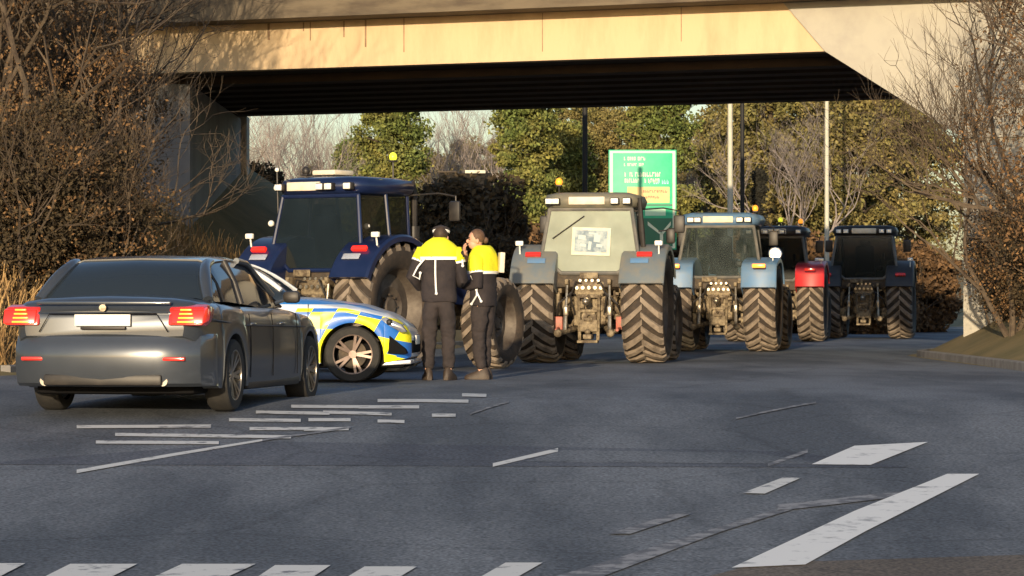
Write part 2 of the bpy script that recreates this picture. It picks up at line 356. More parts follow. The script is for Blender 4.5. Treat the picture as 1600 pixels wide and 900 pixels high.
for x0, x1, sh, y0 in [(-60, 40, 44, 882), (110, 215, 44, 883), (285, 400, 48, 883), (430, 517, 30, 885), (570, 652, 30, 887), (790, 848, 42, 881), (690, 750, 36, 886)][:6]:
    paint_poly('road_marking', [(x0, y0), (x1, y0), (x1 - sh, 905), (x0 - sh, 905)], 'paint', .009)

# ------------------------------------------------------------------ bridge
TH = R(23.3); U = Vector((math.cos(TH), -math.sin(TH), 0)); Vv = Vector((math.sin(TH), math.cos(TH), 0))   # along the deck, across the deck
O0 = Vector((0, 58.7, 0)); DEPTH = (71.9 - 58.7) * math.cos(TH); H = 5.4
def BP(t, v, z): p = O0 + U * t + Vv * v; return Vector((p.x, p.y, z))
def bbox(mb, t0, t1, v0, v1, z0, z1):
    lo = [BP(t0, v0, z0), BP(t1, v0, z0), BP(t1, v1, z0), BP(t0, v1, z0)]; hi = [BP(t0, v0, z1), BP(t1, v0, z1), BP(t1, v1, z1), BP(t0, v1, z1)]
    return mb.hexa(lo, hi)
br = empty('road_bridge', BP(0, 0, 0)); tag(br, 'concrete road bridge with a sunlit fascia crossing above the tractors', 'bridge')
def bpart(mb, name, m, smooth=0):
    for v in mb.bm.verts: v.co -= br.location
    return mb.build(name, m, br, smooth)
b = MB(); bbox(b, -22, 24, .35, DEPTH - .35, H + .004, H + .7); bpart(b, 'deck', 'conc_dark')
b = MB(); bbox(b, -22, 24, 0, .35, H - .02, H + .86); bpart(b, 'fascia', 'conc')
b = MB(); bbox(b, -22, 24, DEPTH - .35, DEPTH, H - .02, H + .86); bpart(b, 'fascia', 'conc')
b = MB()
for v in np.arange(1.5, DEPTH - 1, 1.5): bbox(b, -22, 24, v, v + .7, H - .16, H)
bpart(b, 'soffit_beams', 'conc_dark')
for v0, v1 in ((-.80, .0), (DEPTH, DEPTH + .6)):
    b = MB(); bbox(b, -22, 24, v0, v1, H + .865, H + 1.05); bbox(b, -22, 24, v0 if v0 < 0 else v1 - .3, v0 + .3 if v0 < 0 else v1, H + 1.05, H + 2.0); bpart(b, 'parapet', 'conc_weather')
b = MB(); bbox(b, -22, 24, .0, DEPTH, H + .864, H + .98); bpart(b, 'carriageway', 'asphalt')
# pale end panel and strut of the right-hand pier
b = MB(); z0 = H - .02
pol = [(5.35, H + .86), (6.35, H - .0), (6.35, H - .0), (5.94, H - .022), (6.55, H - .34), (8.4, H - 1.55), (8.4, H + .86)]
pol = [(5.25, H + .86), (6.15, H - .03), (5.96, H - .03), (8.5, H - 1.6), (9.6, H - 1.6), (9.6, H + .86)]
pol = [(5.25, H + .858), (6.02, H - .024), (8.5, H - 1.6), (9.7, H - 1.6), (9.7, H + .858)]
A_ = [BP(t, -.07, z) for t, z in pol]; B_ = [BP(t, .9, z) for t, z in pol]; b.hexa(A_, B_); bpart(b, 'haunch', 'conc_pale')
b = MB(); bbox(b, 8.5, 9.9, 0, .9, -.2, H - 1.6); bpart(b, 'column', 'conc_pale')
# abutment walls run with the road below
AR = .0
def awall(x0, x1, ya, yb, z0, z1, name, m):
    mb = MB(); mb.box(((x0 + x1) / 2, (ya + yb) / 2, (z0 + z1) / 2), (x1 - x0, yb - ya, z1 - z0)); return bpart(mb, name, m)
awall(-14, -6.30, 62.6, 74.4, -.5, H - .17, 'abutment', 'conc_grey')
awall(-6.95, -6.17, 74.4, 75.2, -.5, H - .1, 'pilaster', 'conc_pale')
awall(9.9, 15, 56.5, 67.4, -.5, H - .17, 'abutment', 'conc_grey')
# form-work joints and rust runs on the fascia
for t, z1, ww in ((-5.05, .3, .05), (-4.3, .16, .03), (-4.15, .34, .02), (-3.0, .5, .035), (-3.45, .3, .03), (-2.2, .62, .02), (.6, .7, .015), (3.3, .6, .015)):
    b = MB(); bbox(b, t, t + ww, -.004, -.001, H + .84 - z1, H + .85); bpart(b, 'rust_run', 'stain')

# ------------------------------------------------------------------ vegetation
def leaf_mesh(name, pts, size, m, flat=0.0, long=1.0):
    n = len(pts); pts = np.asarray(pts, dtype=np.float64)
    a = np.random.normal(size=(n, 3)); a[:, 2] *= (1 - flat); a /= np.linalg.norm(a, axis=1)[:, None] + 1e-9
    q = np.random.normal(size=(n, 3)); bb = np.cross(a, q); bb /= np.linalg.norm(bb, axis=1)[:, None] + 1e-9
    s = size * np.random.uniform(.6, 1.4, (n, 1))
    A = a * s * long; B = bb * s * .55
    V = np.empty((n, 4, 3)); V[:, 0] = pts - A; V[:, 1] = pts + B; V[:, 2] = pts + A; V[:, 3] = pts - B
    me = bpy.data.meshes.new(name); me.vertices.add(4 * n); me.vertices.foreach_set('co', V.ravel())
    me.loops.add(4 * n); me.loops.foreach_set('vertex_index', np.arange(4 * n)); me.polygons.add(n)
    me.polygons.foreach_set('loop_start', np.arange(0, 4 * n, 4)); me.polygons.foreach_set('loop_total', np.full(n, 4))
    me.update(); me.validate(); me.materials.append(M[m]); return me
def clumps(rng_r, h0, h1, ncl, per, taper=.5, cr=.7, skew=0):
    out = []
    for _ in range(ncl):
        t = random.random(); z = h0 + (h1 - h0) * t
        rr = rng_r * (1 - taper * t) * math.sqrt(max(0.02, math.sin(PI * min(1, .12 + .88 * (1 - t * .82)))))
        an = random.random() * 2 * PI; ra = rr * math.sqrt(random.random()) * random.uniform(.75, 1.12)
        c = np.array([ra * math.cos(an) + skew * t, ra * math.sin(an), z]); k = random.uniform(.45, 1.1) * cr
        p = np.random.normal(size=(per, 3)); p /= np.linalg.norm(p, axis=1)[:, None]
        p *= (np.random.random((per, 1)) ** .45) * k; p[:, 2] *= .75; out.append(c + p)
    return np.concatenate(out)
def limbs(mb, p, d, L, r, depth, spread=.5, up=.12, seg=5, mind=0, kink=.13):
    n = 3; pts = [Vector(p)]; dd = Vector(d).normalized()
    for i in range(n):
        dd = (dd + Vector((random.gauss(0, kink), random.gauss(0, kink), random.gauss(0, kink) + up))).normalized(); pts.append(pts[-1] + dd * L / n)
    mb.tube(pts, [r * (1 - .45 * i / n) for i in range(n + 1)], seg if r > .03 else 3)
    if depth <= mind: return
    for i in range(random.choice((2, 3, 3))):
        q = pts[random.choice((2, 3, 3))] ; nd = (dd + Vector((random.gauss(0, spread), random.gauss(0, spread), random.gauss(0, spread * .6)))).normalized()
        limbs(mb, q, nd, L * random.uniform(.6, .85), r * .58, depth - 1, spread, up, seg, mind, kink)
def make_tree(name, crown_r, h, kind, leaf, size, ncl, per, taper=.6, h0=.6, cr=.8):
    t = empty(name)
    b = MB(); 
    b.tube([(0, 0, -.6), (.03, .02, h * .3), (.05, -.04, h * .65), (0, 0, h * .93)], [.20, .16, .09, .02], 8)
    for i in range(9):
        an = i * 2.4; z = h * (.2 + .08 * i); ln = crown_r * (1 - .55 * z / h) * .85
        b.tube([(0, 0, z), (ln * .5 * math.cos(an), ln * .5 * math.sin(an), z + .3), (ln * math.cos(an), ln * math.sin(an), z + .45)], [.06, .04, .015], 5)
    b.build('trunk', 'bark', t)
    me = leaf_mesh('crown', clumps(crown_r, h0, h, ncl, per, taper, cr), size, leaf); c = bpy.data.objects.new('crown', me); col.objects.link(c); c.parent = t
    return t
def bare_tree(name, h, m, depth=5, r=.13, spread=.42, stems=1, up=.1):
    t = empty(name); b = MB()
    for k in range(stems):
        limbs(b, (random.uniform(-.2, .2) * (stems > 1), random.uniform(-.2, .2) * (stems > 1), -.4), (random.gauss(0, .12 * stems), random.gauss(0, .12 * stems), 1), h * .36, r, depth, spread, up, 6)
    b.build('trunk', m, t); return t
def place(t, first, x, d, s, label, cat, group, rz=None, zz=None, sz=None):
    o = t if first else copy_tree(t)
    X = PX(x, d); o.location = (X, d, (terrain(X, d) if zz is None else zz) - .05); o.rotation_euler = (0, 0, random.uniform(0, 6) if rz is None else rz)
    o.scale = (s, s, sz or s); return tag(o, label, cat, group)

ev = make_tree('evergreen_tree', 2.3, 9.0, 'g', 'leaf_green', .075, 230, 230, .60, .8, .62)
EG = 'evergreens seen beyond the bridge'
place(ev, True, 612, 112, .93, 'dense green evergreen rising behind the navy tractor cab', 'tree', EG)
place(ev, False, 822, 112, .98, 'dense green evergreen between the navy tractor and the grey tractor', 'tree', EG)
place(ev, False, 1030, 116, .98, 'dense green evergreen standing behind the green road sign', 'tree', EG)
place(ev, False, 880, 122, .86, 'narrower evergreen just left of the dark pole above the grey tractor cab', 'tree', EG)
place(ev, False, 560, 124, .80, 'shorter evergreen at the left shoulder of the tallest one behind the navy cab', 'tree', EG)
ol = make_tree('ivy_covered_tree', 2.5, 10.5, 'g', 'leaf_olive', .075, 210, 200, .35, .6, .68)
OG = 'ivy covered olive trees beyond the bridge'
EXTRA = [(500, 130, .62, 'low olive tree behind the left roof corner of the navy tractor'), (668, 128, .66, 'low olive tree in the gap right of the first evergreen'), (742, 132, .72, 'low olive tree left of the second evergreen'), (915, 126, .84, 'olive tree right behind the dark pole'), (1092, 134, .80, 'olive tree below the small far conifer'), (440, 134, .50, 'lowest olive tree at far left near the abutment end')]
place(ol, True, 1205, 108, 1.0, 'olive ivy covered tree right of the tall dark post', 'tree', OG)
place(ol, False, 1275, 112, 1.05, 'olive brown tree behind the right pale lamp post', 'tree', OG)
place(ol, False, 1345, 106, 1.0, 'olive brown tree beside the right edge of the bridge opening', 'tree', OG)
[place(ol, False, *q[:3], q[3], 'tree', OG) for q in EXTRA]
place(ol, False, 960, 124, .80, 'olive tree seen between the dark pole and the road sign', 'tree', OG)
place(ol, False, 1420, 112, 1.05, 'olive brown tree farthest right in the bridge opening', 'tree', OG)
place(ol, False, 1150, 128, .92, 'olive tree standing between the left pale lamp post and the dark post', 'tree', OG)
bt = bare_tree('bare_tree', 8.5, 'bark_pale', 7, .13, .42, 2)
BG = 'leafless trees beyond the bridge'
for i, (x, d, s, lb) in enumerate([(425, 118, .95, 'leafless pale grey tree beside the left bridge abutment'), (492, 126, 1.0, 'leafless pale tree left of the evergreens behind the navy tractor'),
        (460, 140, 1.1, 'leafless grey tree farthest back left of the evergreens'), (712, 120, 1.0, 'leafless tree in the gap between the two leftmost big evergreens'),
        (530, 132, .85, 'leafless pale tree just touching the left side of the first evergreen'), (395, 128, .9, 'leafless pale tree rising right at the abutment edge'), (680, 128, .9, 'leafless tree hugging the right side of the first evergreen'), (765, 124, .85, 'leafless tree hugging the left side of the second evergreen'), (1075, 130, .85, 'leafless tree at the right shoulder of the evergreen behind the sign'), (745, 134, 1.05, 'fainter leafless tree behind the gap right of the first evergreen'), (930, 136, 1.0, 'leafless tree behind the dark pole above the grey tractor'), (1098, 138, .95, 'leafless tree in the sky gap left of the pale lamp post'),
        (1240, 104, .8, 'leafless tree with pale limbs before the ivy covered trees on the right')]):
    place(bt, i == 0, x, d, s, lb, 'tree', BG, rz=i * 1.3)
cf = make_tree('conifer_tree', 1.3, 8.5, 'c', 'leaf_green', .16, 60, 60, .9, .5, .5)
place(cf, True, 1104, 150, .9, 'small far conifer standing alone in the pale sky gap', 'tree', None)
sh = empty('brown_shrub'); me = leaf_mesh('foliage', clumps(2.0, .0, 3.0, 95, 170, .35, .6), .09, 'leaf_brown'); c = bpy.data.objects.new('foliage', me); col.objects.link(c); c.parent = sh
b = MB(); [limbs(b, (0, 0, -.2), (random.gauss(0, .5), random.gauss(0, .5), 1), 1.3, .05, 3, .5) for _ in range(7)]; b.build('stem', 'bark', sh)
SG = 'brown shrubs in a row beyond the bridge'
land = ['at the foot of the left abutment', 'left of the navy tractor roof', 'right behind the navy tractor beacon', 'under the first sky gap', 'left of the grey tractor mirror', 'behind the grey tractor beacon', 'behind the dark pole', 'at the left edge of the road sign',
        'at the right edge of the road sign', 'at the foot of the left pale lamp post', 'right of the tall dark post', 'behind the red tractor', 'at the foot of the right pale lamp post', 'before the rightmost olive tree', 'at the foot of the right abutment']
for i, x in enumerate(np.linspace(400, 1440, 15)):
    place(sh, i == 0, x, 98 + (i * 7) % 9, random.uniform(.9, 1.15) * (1.0 if x < 900 else .95), 'withered brown shrub ' + land[i], 'shrub', SG)
dk = empty('dark_shrub'); me = leaf_mesh('foliage', clumps(1.7, .0, 3.2, 110, 240, .3, .6), .07, 'leaf_dark'); c = bpy.data.objects.new('foliage', me); col.objects.link(c); c.parent = dk
b = MB(); [limbs(b, (0, 0, -.2), (random.gauss(0, .5), random.gauss(0, .5), 1), 1.2, .05, 3, .5) for _ in range(7)]; b.build('stem', 'bark', dk)
DG = 'dark bushes on the bank beside the bridge opening'
for i, (x, d, s, lb) in enumerate([(398, 84, .72, 'dark bush tight against the end of the left abutment'), (440, 88, .72, 'dark bush left of the navy tractor cab'), (478, 91, .72, 'dark bush showing above the left roof corner of the navy tractor'),
        (730, 92, 1.36, 'dark bush under the pale roof edge behind the navy tractor mirror'), (775, 88, .85, 'dark bush behind the bareheaded officer'), (820, 92, .8, 'dark bush left of the grey tractor mirror'), (700, 88, .9, 'dark bush behind the capped officer')]):
    place(dk, i == 0, x, d, s, lb, 'shrub', DG)
sp_ = empty('slender_conifer'); pp = clumps(.42, .3, 5.2, 46, 150, .72, .30)
me = leaf_mesh('crown', pp, .06, 'leaf_black'); c = bpy.data.objects.new('crown', me); col.objects.link(c); c.parent = sp_
MB().tube([(0, 0, -.3), (0, 0, 5.0)], [.09, .02], 6).build('trunk', 'bark', sp_)
place(sp_, True, 1188, 98, .98, 'very dark slender conifer between the tall dark post and the right pale lamp post', 'tree', None)
# scrub and trees on the left bank, near side of the bridge
nb = empty('twiggy_bush'); b = MB()
for _ in range(11): limbs(b, (random.gauss(0, .35), random.gauss(0, .35), -.2), (random.gauss(0, .45), random.gauss(0, .45), 1), 1.15, .035, 5, .5, .08, 5)
b.build('stem', 'bark', nb)
me = leaf_mesh('foliage', clumps(1.5, .0, 2.7, 120, 190, .25, .55), .034, 'leaf_dark'); c = bpy.data.objects.new('foliage', me); col.objects.link(c); c.parent = nb
me = leaf_mesh('withered_leaves', clumps(1.6, .1, 2.9, 60, 60, .25, .6), .030, 'leaf_dry'); c = bpy.data.objects.new('withered_leaves', me); col.objects.link(c); c.parent = nb
st = empty('bank_tree'); b = MB()
for k in range(4): limbs(b, (random.uniform(-.3, .3), random.uniform(-.3, .3), -.4), (random.gauss(0, .3), random.gauss(0, .2), 1), 2.3, .085, 6, .45, .10, 6)
b.build('trunk', 'bark', st)
me = leaf_mesh('crown', clumps(1.7, .6, 5.2, 90, 55, .2, .7), .033, 'leaf_dry'); c = bpy.data.objects.new('crown', me); col.objects.link(c); c.parent = st
TG = 'straggly trees on the left bank'
for i, (x, d, s, lb) in enumerate([(118, 49.5, .72, 'straggly tree with dry leaves nearest the left end of the sunlit fascia'), (85, 50, .95, 'straggly tree on the bank second from the sunlit fascia'), (20, 51, 1.1, 'straggly tree on the bank above the dark saloon'),
        (-40, 49, 1.1, 'straggly tree at the far left edge of the bank'), (90, 56, 1.0, 'straggly tree set back against the bridge parapet')]):
    place(st, i == 0, x, d, s, lb, 'tree', TG, rz=i * 1.1)
for i, (x, d, s, lb) in enumerate([(20, 47, .9, 'dark bush on the bank at far left'), (120, 48, .85, 'dark bush on the bank above the saloon boot'), (165, 49.5, .45, 'dark bush on the bank above the saloon rear window'), (70, 54, 1.1, 'dark bush high on the bank at left'), (130, 57, .9, 'dark bush high on the bank below the bridge')]):
    place(nb, i == 0, x, d, s * 1.15, lb, 'shrub', 'dark bushes on the near left bank')
for i, (x, d, s, lb) in enumerate([(1585, 54, .6, 'dark bush on the right bank before the pier'), (1650, 50, .7, 'dark bush at the far right edge')]):
    place(nb, False, x, d, s * 1.1, lb, 'shrub', 'dark bushes on the right bank')
for i, (x, d, s, lb) in enumerate([(1585, 51, .7, 'straggly tree before the right bridge pier'), (1680, 49, 1.0, 'straggly tree at the right edge of the view'), (1650, 54, 1.0, 'straggly tree on the right bank close to the pier')]):
    place(st, False, x, d, s, lb, 'tree', 'straggly trees on the right bank', rz=i * 1.7 + .5)
# dry grass on the banks (uncountable)
pts = []
for _ in range(15000):
    y = random.uniform(42.5, 61); x = toe_l(y) - abs(random.gauss(0, 2.2)) - .1
    if x < -14: continue
    pts.append((x, y, terrain(x, y)))
n = len(pts); P0 = np.array(pts); hh = np.random.uniform(.12, .62, n) ** 1.0
V = np.empty((n, 4, 3)); ln = np.random.normal(0, .16, (n, 3)); ln[:, 2] = hh; an = np.random.uniform(0, PI, n); wd = np.stack([np.cos(an), np.sin(an), 0 * an], 1) * .014
V[:, 0] = P0 - wd - [0, 0, .03]; V[:, 1] = P0 + wd - [0, 0, .03]; V[:, 2] = P0 + ln + wd * .5; V[:, 3] = P0 + ln - wd * .5
me = bpy.data.meshes.new('dry_grass'); me.vertices.add(4 * n); me.vertices.foreach_set('co', V.ravel()); me.loops.add(4 * n); me.loops.foreach_set('vertex_index', np.arange(4 * n)); me.polygons.add(n)
me.polygons.foreach_set('loop_start', np.arange(0, 4 * n, 4)); me.polygons.foreach_set('loop_total', np.full(n, 4)); me.update(); me.materials.append(M['drygrass'])
o = bpy.data.objects.new('dry_grass', me); col.objects.link(o); tag(o, 'long dry straw coloured grass on the left bank', 'grass', kind='stuff')

# ------------------------------------------------------------------ posts, lamps, sign
def lamp_post(x, d, m, r, label, hgt=9.5, arm=1.4, side=1, light=True):
    X = PX(x, d); t = empty('lamp_post', (X, d, terrain(X, d))); tag(t, label, 'lamp post')
    MB().tube([(0, 0, -.2), (0, 0, 1.0), (0, 0, 1.05), (0, 0, hgt)], [r * 1.25, r * 1.25, r, r * .7], 12).build('pole', m, t)
    MB().tube([(0, 0, hgt - .02), (side * .3, 0, hgt + .35), (side * arm, 0, hgt + .5)], r * .5, 8).build('arm', m, t)
    MB().box((side * (arm + .3), 0, hgt + .5), (.75, .28, .13), bev=.05).build('lamp_head', 'pole_dark' if m == 'pole_dark' else 'pole_pale', t)
    return t
lamp_post(1141, 90, 'pole_pale', .085, 'pale lamp post rising left of the tall dark post')
lamp_post(1292, 95, 'pole_pale', .075, 'pale lamp post rising above the dark tractor at right')
def post(x, d, label, r=.07):
    X = PX(x, d); t = empty('signal_post', (X, d, terrain(X, d))); tag(t, label, 'post')
    MB().tube([(0, 0, -.2), (0, 0, 6.9)], r, 12).build('pole', 'pole_dark', t)
    MB().ball((0, 0, 6.92), r * 1.2).build('cap', 'pole_dark', t); MB().box((0, 0, .02), (.34, .34, .05), bev=.01).build('base_plate', 'pole_dark', t)
post(914, 82, 'tall dark post rising behind the grey tractor roof', .065); post(1160, 86, 'tall dark post just right of the left pale lamp post', .055)
# direction sign with two legs
ds = 94.0; sX0, sX1 = PX(951, ds), PX(1057, ds); sZ1, sZ0 = PZ(234, ds), PZ(390, ds)
W_, H_ = sX1 - sX0, sZ1 - sZ0
sg = empty('road_sign', ((sX0 + sX1) / 2, ds, zroad(ds))); tag(sg, 'large green direction sign with pale border and a buff panel behind the tractors', 'road sign')
zc = (sZ0 + sZ1) / 2 - zroad(ds)
MB().box((0, 0, zc), (W_, .05, H_), bev=.012).build('panel', 'sign_green', sg)
def sp(px0, py0, px1, py1): return PX(px0, ds) - sg.location.x, PZ(py0, ds) - zroad(ds), PX(px1, ds) - sg.location.x, PZ(py1, ds) - zroad(ds)
def flat(mb, px0, py0, px1, py1, y=-.029, t=.004):
    a0, b0, a1, b1 = sp(px0, py0, px1, py1); mb.box(((a0 + a1) / 2, y, (b0 + b1) / 2), (abs(a1 - a0), t, abs(b1 - b0)))
b = MB(); flat(b, 953, 236, 1055, 239); flat(b, 953, 239, 957.5, 388); flat(b, 1051, 239, 1055, 388); flat(b, 957.5, 385, 1051, 388); b.build('border', 'sign_white', sg)
def words(mb, x0, x1, y, h, y_off=-.0295):
    x = x0
    while x < x1:
        ww = random.uniform(2.2, 4.0)
        if random.random() < .12: x += 2.5; continue
        k = random.random(); t = .6
        # letter-like strokes
        flat(mb, x, y, x + .9, y + h, y_off)
        if k < .5: flat(mb, x + .9, y, x + ww - .6, y + h * .28, y_off)
        if k > .3: flat(mb, x + .9, y + h * .72, x + ww - .6, y + h, y_off)
        if .2 < k < .8: flat(mb, x + ww - 1.4, y + h * .28, x + ww - .6, y + h * .72, y_off)
        x += ww + .5
for q in ((975, 1009, 245, 5.5), (975, 1005, 255, 4.5), (976, 1032, 269, 7), (976, 1030, 279, 6.5)):
    b = MB(); words(b, *q); b.build('lettering', 'sign_white', sg)
b = MB(); words(b, 1012, 1045, 281, 6.5); b.build('lettering', 'sign_blue', sg)
b = MB(); flat(b, 980, 292, 1046, 317, -.0275); b.build('buff_panel', 'sign_buff', sg)
for q in ((1005, 1040, 297, 4), (1005, 1030, 306, 4)):
    b = MB(); words(b, *q, -.0315); b.build('lettering', 'red_old', sg)
b = MB(); flat(b, 957.5, 319, 1051, 322, -.0275); flat(b, 1005, 341, 1051, 344, -.0275); b.build('divider', 'sign_dkgreen', sg)
b = MB(); flat(b, 1008, 326, 1040, 337, -.0275); b.build('route_panel', 'sign_mint', sg)
b = MB(); flat(b, 957.5, 344, 1051, 385, -.0275); b.build('map_panel', 'sign_dkgreen', sg)
b = MB(); flat(b, 1031, 364, 1036, 385, -.0315)
def P3(px, py): a0, b0, _, _ = sp(px, py, px, py); return (a0, b0)
b.prism([P3(1031, 366), P3(1036, 366), P3(1048, 352), P3(1048, 346)], 'y', -.034, -.030); b.prism([P3(1036, 366), P3(1031, 366), P3(1012, 352), P3(1012, 346)], 'y', -.034, -.030)
b.build('route_symbol', 'sign_white', sg)
for dx in (-.55, .55): MB().tube([(dx, .07, -.3), (dx, .07, zc + H_ / 2 - .1)], .045, 10).build('leg', 'pole_pale', sg)
# dark box trailer with a pale roof edge far behind
tr = empty('box_trailer', (PX(727, 96), 96, zroad(96) + .5)); tag(tr, 'dark box trailer with a pale roof edge, mostly hidden behind dark bushes', 'trailer')
hz = PZ(270, 96) - (zroad(96) + .5)
MB().box((0, 2, hz / 2 + .5), (1.6, 4, hz - 1.0), bev=.04).build('body', 'trailer', tr)
MB().box((.30, -.03, hz + .03), (.62, .12, .10), bev=.02).build('roof_edge', 'cream', tr); MB().box((-.55, -.03, hz + .03), (.6, .1, .06), bev=.02).build('roof_rail', 'mech_dark', tr)
for sx in (-.7, .7):
    MB().lathe([(.05, -.1), (.42, -.1), (.46, 0), (.42, .1), (.05, .1)], Matrix.Translation((sx, 1.2, .0)), 20, True).build('wheel', 'car_tyre', tr)

# ------------------------------------------------------------------ tractors
def tractor_wheel(parent, x, y, rad, wd, side, steer=0, nl=23):
    w_ = empty('wheel', (x, y, rad), steer, parent)
    b = MB(); hw = wd / 2; rb = rad - .05
    prof = [(rad * .60, -hw * .82), (rad * .66, -hw * .98), (rad * .80, -hw * 1.06), (rad * .90, -hw * .99), (rb * .975, -hw * .86), (rb, -hw * .45), (rb * 1.005, 0), (rb, hw * .45), (rb * .975, hw * .86), (rad * .90, hw * .99), (rad * .80, hw * 1.06), (rad * .66, hw * .98), (rad * .60, hw * .82)]
    b.lathe(prof, Matrix.Identity(4), 48); ty = b.build('tyre', 'tyre_dark', w_, 50)
    b = MB(); st_ = 2 * PI / nl
    def pt(a_, xx, r_): return Vector((xx, -math.cos(a_) * r_, math.sin(a_) * r_))
    for k in range(nl):
        for sgn in (-1, 1):
            a0 = k * st_ + (st_ / 2 if sgn > 0 else 0); xs_ = [.02 * -1, .45, .82, 1.0]
            dl = [0, -.20 * .45 / .45 * .55, -.20 * 1.05, -.20 * 1.35]
            lo_, hi_ = [], []
            rg = []
            for xx, da in zip([-.04, .45, .85, 1.03], [0, -.16, -.285, -.34]):
                X_ = sgn * xx * hw; rtop = rad - (.0 if xx < .8 else (.015 if xx < 1 else .075)); rbot = rb - .03 - (.0 if xx < .8 else .05)
                hwid = (.066 + .018 * max(xx, 0)) * 20 / nl * 1.12
                rg.append([pt(a0 + da - hwid, X_, rbot), pt(a0 + da - hwid * .75, X_, rtop), pt(a0 + da + hwid * .75, X_, rtop), pt(a0 + da + hwid, X_, rbot)])
            b.loft(rg)
    b.build('lugs', 'lug', w_, 30)
    b = MB(); s_ = side
    rp = [(.06, s_ * hw * .10), (rad * .22, s_ * hw * .12), (rad * .30, s_ * hw * .30), (rad * .50, s_ * hw * .20), (rad * .56, s_ * hw * .55), (rad * .60, s_ * hw * .82), (rad * .625, s_ * hw * .84)]
    b.lathe(rp, Matrix.Identity(4), 40); b.lathe([(rad * .60, -s_ * hw * .82), (rad * .55, -s_ * hw * .6), (rad * .53, s_ * hw * .2)], Matrix.Identity(4), 40)
    b.lathe([(.001, s_ * hw * .34), (rad * .12, s_ * hw * .34), (rad * .15, s_ * hw * .24), (rad * .15, s_ * hw * .1)], Matrix.Identity(4), 20)
    for k in range(8):
        a_ = k * PI / 4; b.tube([(s_ * hw * .14, math.cos(a_) * rad * .185, math.sin(a_) * rad * .185), (s_ * hw * .14 + s_ * .05, math.cos(a_) * rad * .185, math.sin(a_) * rad * .185)], .016, 6)
    b.build('rim', 'rim_dirty', w_, 40)
    return w_
def fender(parent, x, rad, wd, side, m, a0=22, a1=150, square=False, yc=0, drop=.0):
    b = MB(); rings = []; hw = wd / 2; n = 18
    for i in range(n + 1):
        an = R(a0 + (a1 - a0) * i / n); r_ = rad + .10
        if square: 
            k = max(abs(math.cos(an)), abs(math.sin(an))); r_ = (rad + .06) * (1 + .55 * (1 / k - 1) if an < PI / 2 else 1 + .1 * (1 / k - 1)) + .02
        def q(xx, rr): return Vector((x + xx, yc - math.cos(an) * rr, rad + math.sin(an) * rr))
        ix = -side * hw; ox = side * hw
        rings.append([q(ox, r_ - .10), q(ox, r_ - .03), q(ox * .9, r_), q(ix * .9, r_), q(ix, r_ - .03), q(ix, r_ - .42), q(ix + side * .025, r_ - .42), q(ix + side * .025, r_ - .05), q(ox - side * .03, r_ - .05), q(ox - side * .025, r_ - .10)])
    b.loft(rings); f = b.build('fender', m, parent, 40); return f

